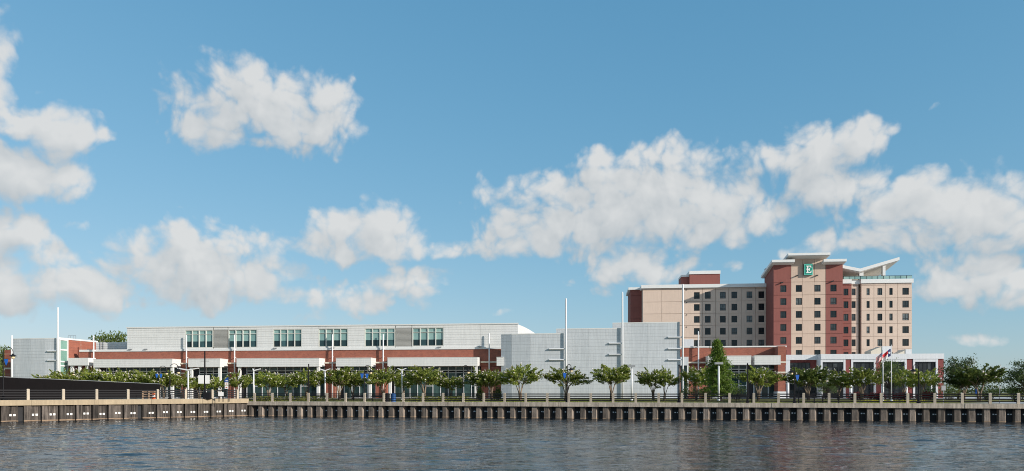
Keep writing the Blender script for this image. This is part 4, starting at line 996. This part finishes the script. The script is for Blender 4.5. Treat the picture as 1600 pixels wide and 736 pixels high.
def kiosk():
    Y = 94; r = empty('sign_kiosk', (at(354, Y), Y, 1.8)); tag(r, 'small wayfinding sign with blue header between two black posts', 'sign'); k = Y/F; z = lambda py: EYE+(HZ-py)*k-1.8
    for px in (350, 358): x = (px-354)*k; MB().tube([(x, 0, 0), (x, 0, z(583 if px == 358 else 585))], .05, 8).build('post', 'black_metal', r)
    MB().prism([(-.23, z(597)), (.23, z(597)), (.23, z(589.6)), (.05, z(590)), (-.12, z(592)), (-.23, z(594))], -.06, -.02).build('header', 'sign_blue', r)
    bx('panel', r, 'sign_white', -.2, .22, -.05, -.02, z(602.3), z(597.5)); bx('panel', r, 'sign_white', -.2, .22, -.05, -.02, z(607.5), z(603))
    bx('mark', r, 'sign_red', -.08, .13, -.056, -.051, z(600.8), z(599.3)); bx('mark', r, 'sign_red', -.1, .12, -.056, -.051, z(606), z(604.6)); bx('mark', r, 'sign_white', -.1, .16, -.066, -.061, z(595.6), z(594.3))
    r2 = empty('notice_board', (at(345.2, Y-2), Y-2, 1.8)); tag(r2, 'small white notice on the railing left of the wayfinding sign', 'sign')
    bx('board', r2, 'sign_white', -.32, .32, -.03, 0, z(619)+.02, z(613)+.02); bx('post', r2, 'black_metal', -.28, -.2, 0, .06, 0, z(613)); bx('post', r2, 'black_metal', .2, .28, 0, .06, 0, z(613))
kiosk()
def bin_(px, Y, m, label):
    r = empty('litter_bin', (at(px, Y), Y, 1.78)); tag(r, label, 'bin'); MB().lathe([(.27, 0), (.3, .05), (.31, .85), (.33, .87), (.33, .92)], 16).build('drum', m, r, smooth=False); MB().lathe([(.33, .923), (.3, 1.0), (.16, 1.06)], 16).build('lid', m, r)
bin_(614.6, yw(614.6, 2.2), 'bin_blue', 'blue litter bin behind the railing'); bin_(605, yw(605, 2.2), 'black_metal', 'black litter bin left of the blue one')
def bench(px, Y, label, rz=0):
    r = empty('bench', (at(px, Y), Y, 1.775), rz); tag(r, label, 'bench', 'black benches on the promenade lawn')
    for x in (-.8, .8):
        MB().box(x-.03, x+.03, -.25, -.19, 0, .44).box(x-.03, x+.03, .19, .25, 0, .85).box(x-.03, x+.03, -.25, .25, .38, .43).box(x-.03, x+.03, -.27, .2, .6, .64).box(x-.03, x+.03, -.27, -.22, .44, .6).build('leg', 'black_metal', r)
    for i in range(4): bx('seat_slat', r, 'black_metal', -.9, .9, -.24+i*.11, -.16+i*.11, .435, .465)
    for i in range(3): bx('back_slat', r, 'black_metal', -.9, .9, .2, .23, .55+i*.11, .63+i*.11)
for px, d, lab in ((1143, 3.0, 'black bench below the cypress'), (1162, 3.2, 'black bench by the bare pole right of the cypress'), (1260, 3.2, 'black bench right of the lamp at the podium left end'), (1298, 3.2, 'black bench between two posts before the first podium bay'), (560, 6, 'black bench left of the lamp with two blue banners'), (590, 6, 'black bench left of the black bin'), (500, 6, 'black bench right of the bare pole by the hall')):
    x, y = wl(px, d); bench((x/y)*F+800, y, lab, W.th+math.pi*0)
def flagpole(px, Y, top, label):
    h = EYE+(HZ-top)/F*Y-1.77; r = empty('flagpole', (at(px, Y), Y, 1.77)); tag(r, label, 'flagpole'); MB().lathe([(.16, 0), (.16, .12), (.09, .2)], 10).build('base', 'white_metal', r); MB().tube([(0, 0, .15), (0, 0, h)], [.08, .045], 8).build('pole', 'white_metal', r, smooth=True); MB().lathe([(.02, 0), (.08, .06), (.08, .1), (.02, .16)], 8, (0, 0, h)).build('finial', 'white_metal', r); return h
def flag(px, Y, z, w, h, kind, label):
    """cloth blowing to the left of its pole and sagging"""
    r = empty('flag', (at(px, Y), Y, z-h)); tag(r, label, 'flag'); m = MB(); nx, nz = 20, 13
    def P(i, j):
        t = i/nx; s = j/nz; x = -.05-w*t*(.86-.08*math.sin(3*s)); zz = h*s-w*.62*t**1.15+.05*math.sin(t*7)
        return (x, .16*t*math.sin(t*9+s*2)+.05*math.sin(s*5)*t, zz)
    for i in range(nx):
        for j in range(nz):
            t, s = (i+.5)/nx, (j+.5)/nz
            if kind == 'us': c = 2 if (t < .4 and s > .46) else (0 if j % 2 == 0 else 1)
            else: c = 2 if t < .34 else (0 if s > .5 else 1)
            m.face([P(i, j), P(i+1, j), P(i+1, j+1), P(i, j+1)], c)
    m.build('cloth', ['flag_red', 'flag_white', 'flag_blue'], r)
    if kind == 'us':
        for a in range(4):
            for b in range(3): p = P(1+a*2, 7.2+b*2); MB().lathe([(.001, -.035), (.05, 0), (.001, .035)], 5, (p[0], p[1]-.03, p[2])).build('star', 'flag_white', r)
    else: p = P(3.4, 6.5); MB().prism([(p[0]+(.2 if k % 2 == 0 else .085)*math.sin(k*math.pi/5), p[2]+(.2 if k % 2 == 0 else .085)*math.cos(k*math.pi/5)) for k in range(10)], p[1]-.06, p[1]-.03).build('star', 'flag_white', r)
flagpole(1392.8, 106, 540.5, 'taller right white flagpole before the podium'); flagpole(1379.6, 107, 549, 'shorter left white flagpole before the podium')
flag(1392.3, 106, EYE+(HZ-545)/F*106, 1.5, 1.0, 'nc', 'red, white and blue state flag on the right flagpole'); flag(1379.1, 107, EYE+(HZ-551.5)/F*107, 1.2, .95, 'us', 'drooping striped national flag on the left flagpole')
def small_sign(px, Y, top, label, m, wide=.22, tall=.5):
    h = EYE+(HZ-top)/F*Y-1.78; r = empty('sign_post', (at(px, Y), Y, 1.78)); tag(r, label, 'sign'); MB().tube([(0, 0, 0), (0, 0, h)], .035, 8).build('post', 'grey_metal', r); bx('plate', r, m, -wide, wide, -.05, -.035, h-tall, h)
small_sign(1474, yw(1474, 1.6), 602.5, 'small grey sign on a post right of the podium', 'grey_metal'); small_sign(1562, yw(1562, 1.6), 603, 'thin grey post with narrow plate at far right', 'grey_metal', .06, .3)
small_sign(1525, 100, 608.5, 'narrow blue pennant sign under the broad right myrtle', 'blue_banner', .1, .7)
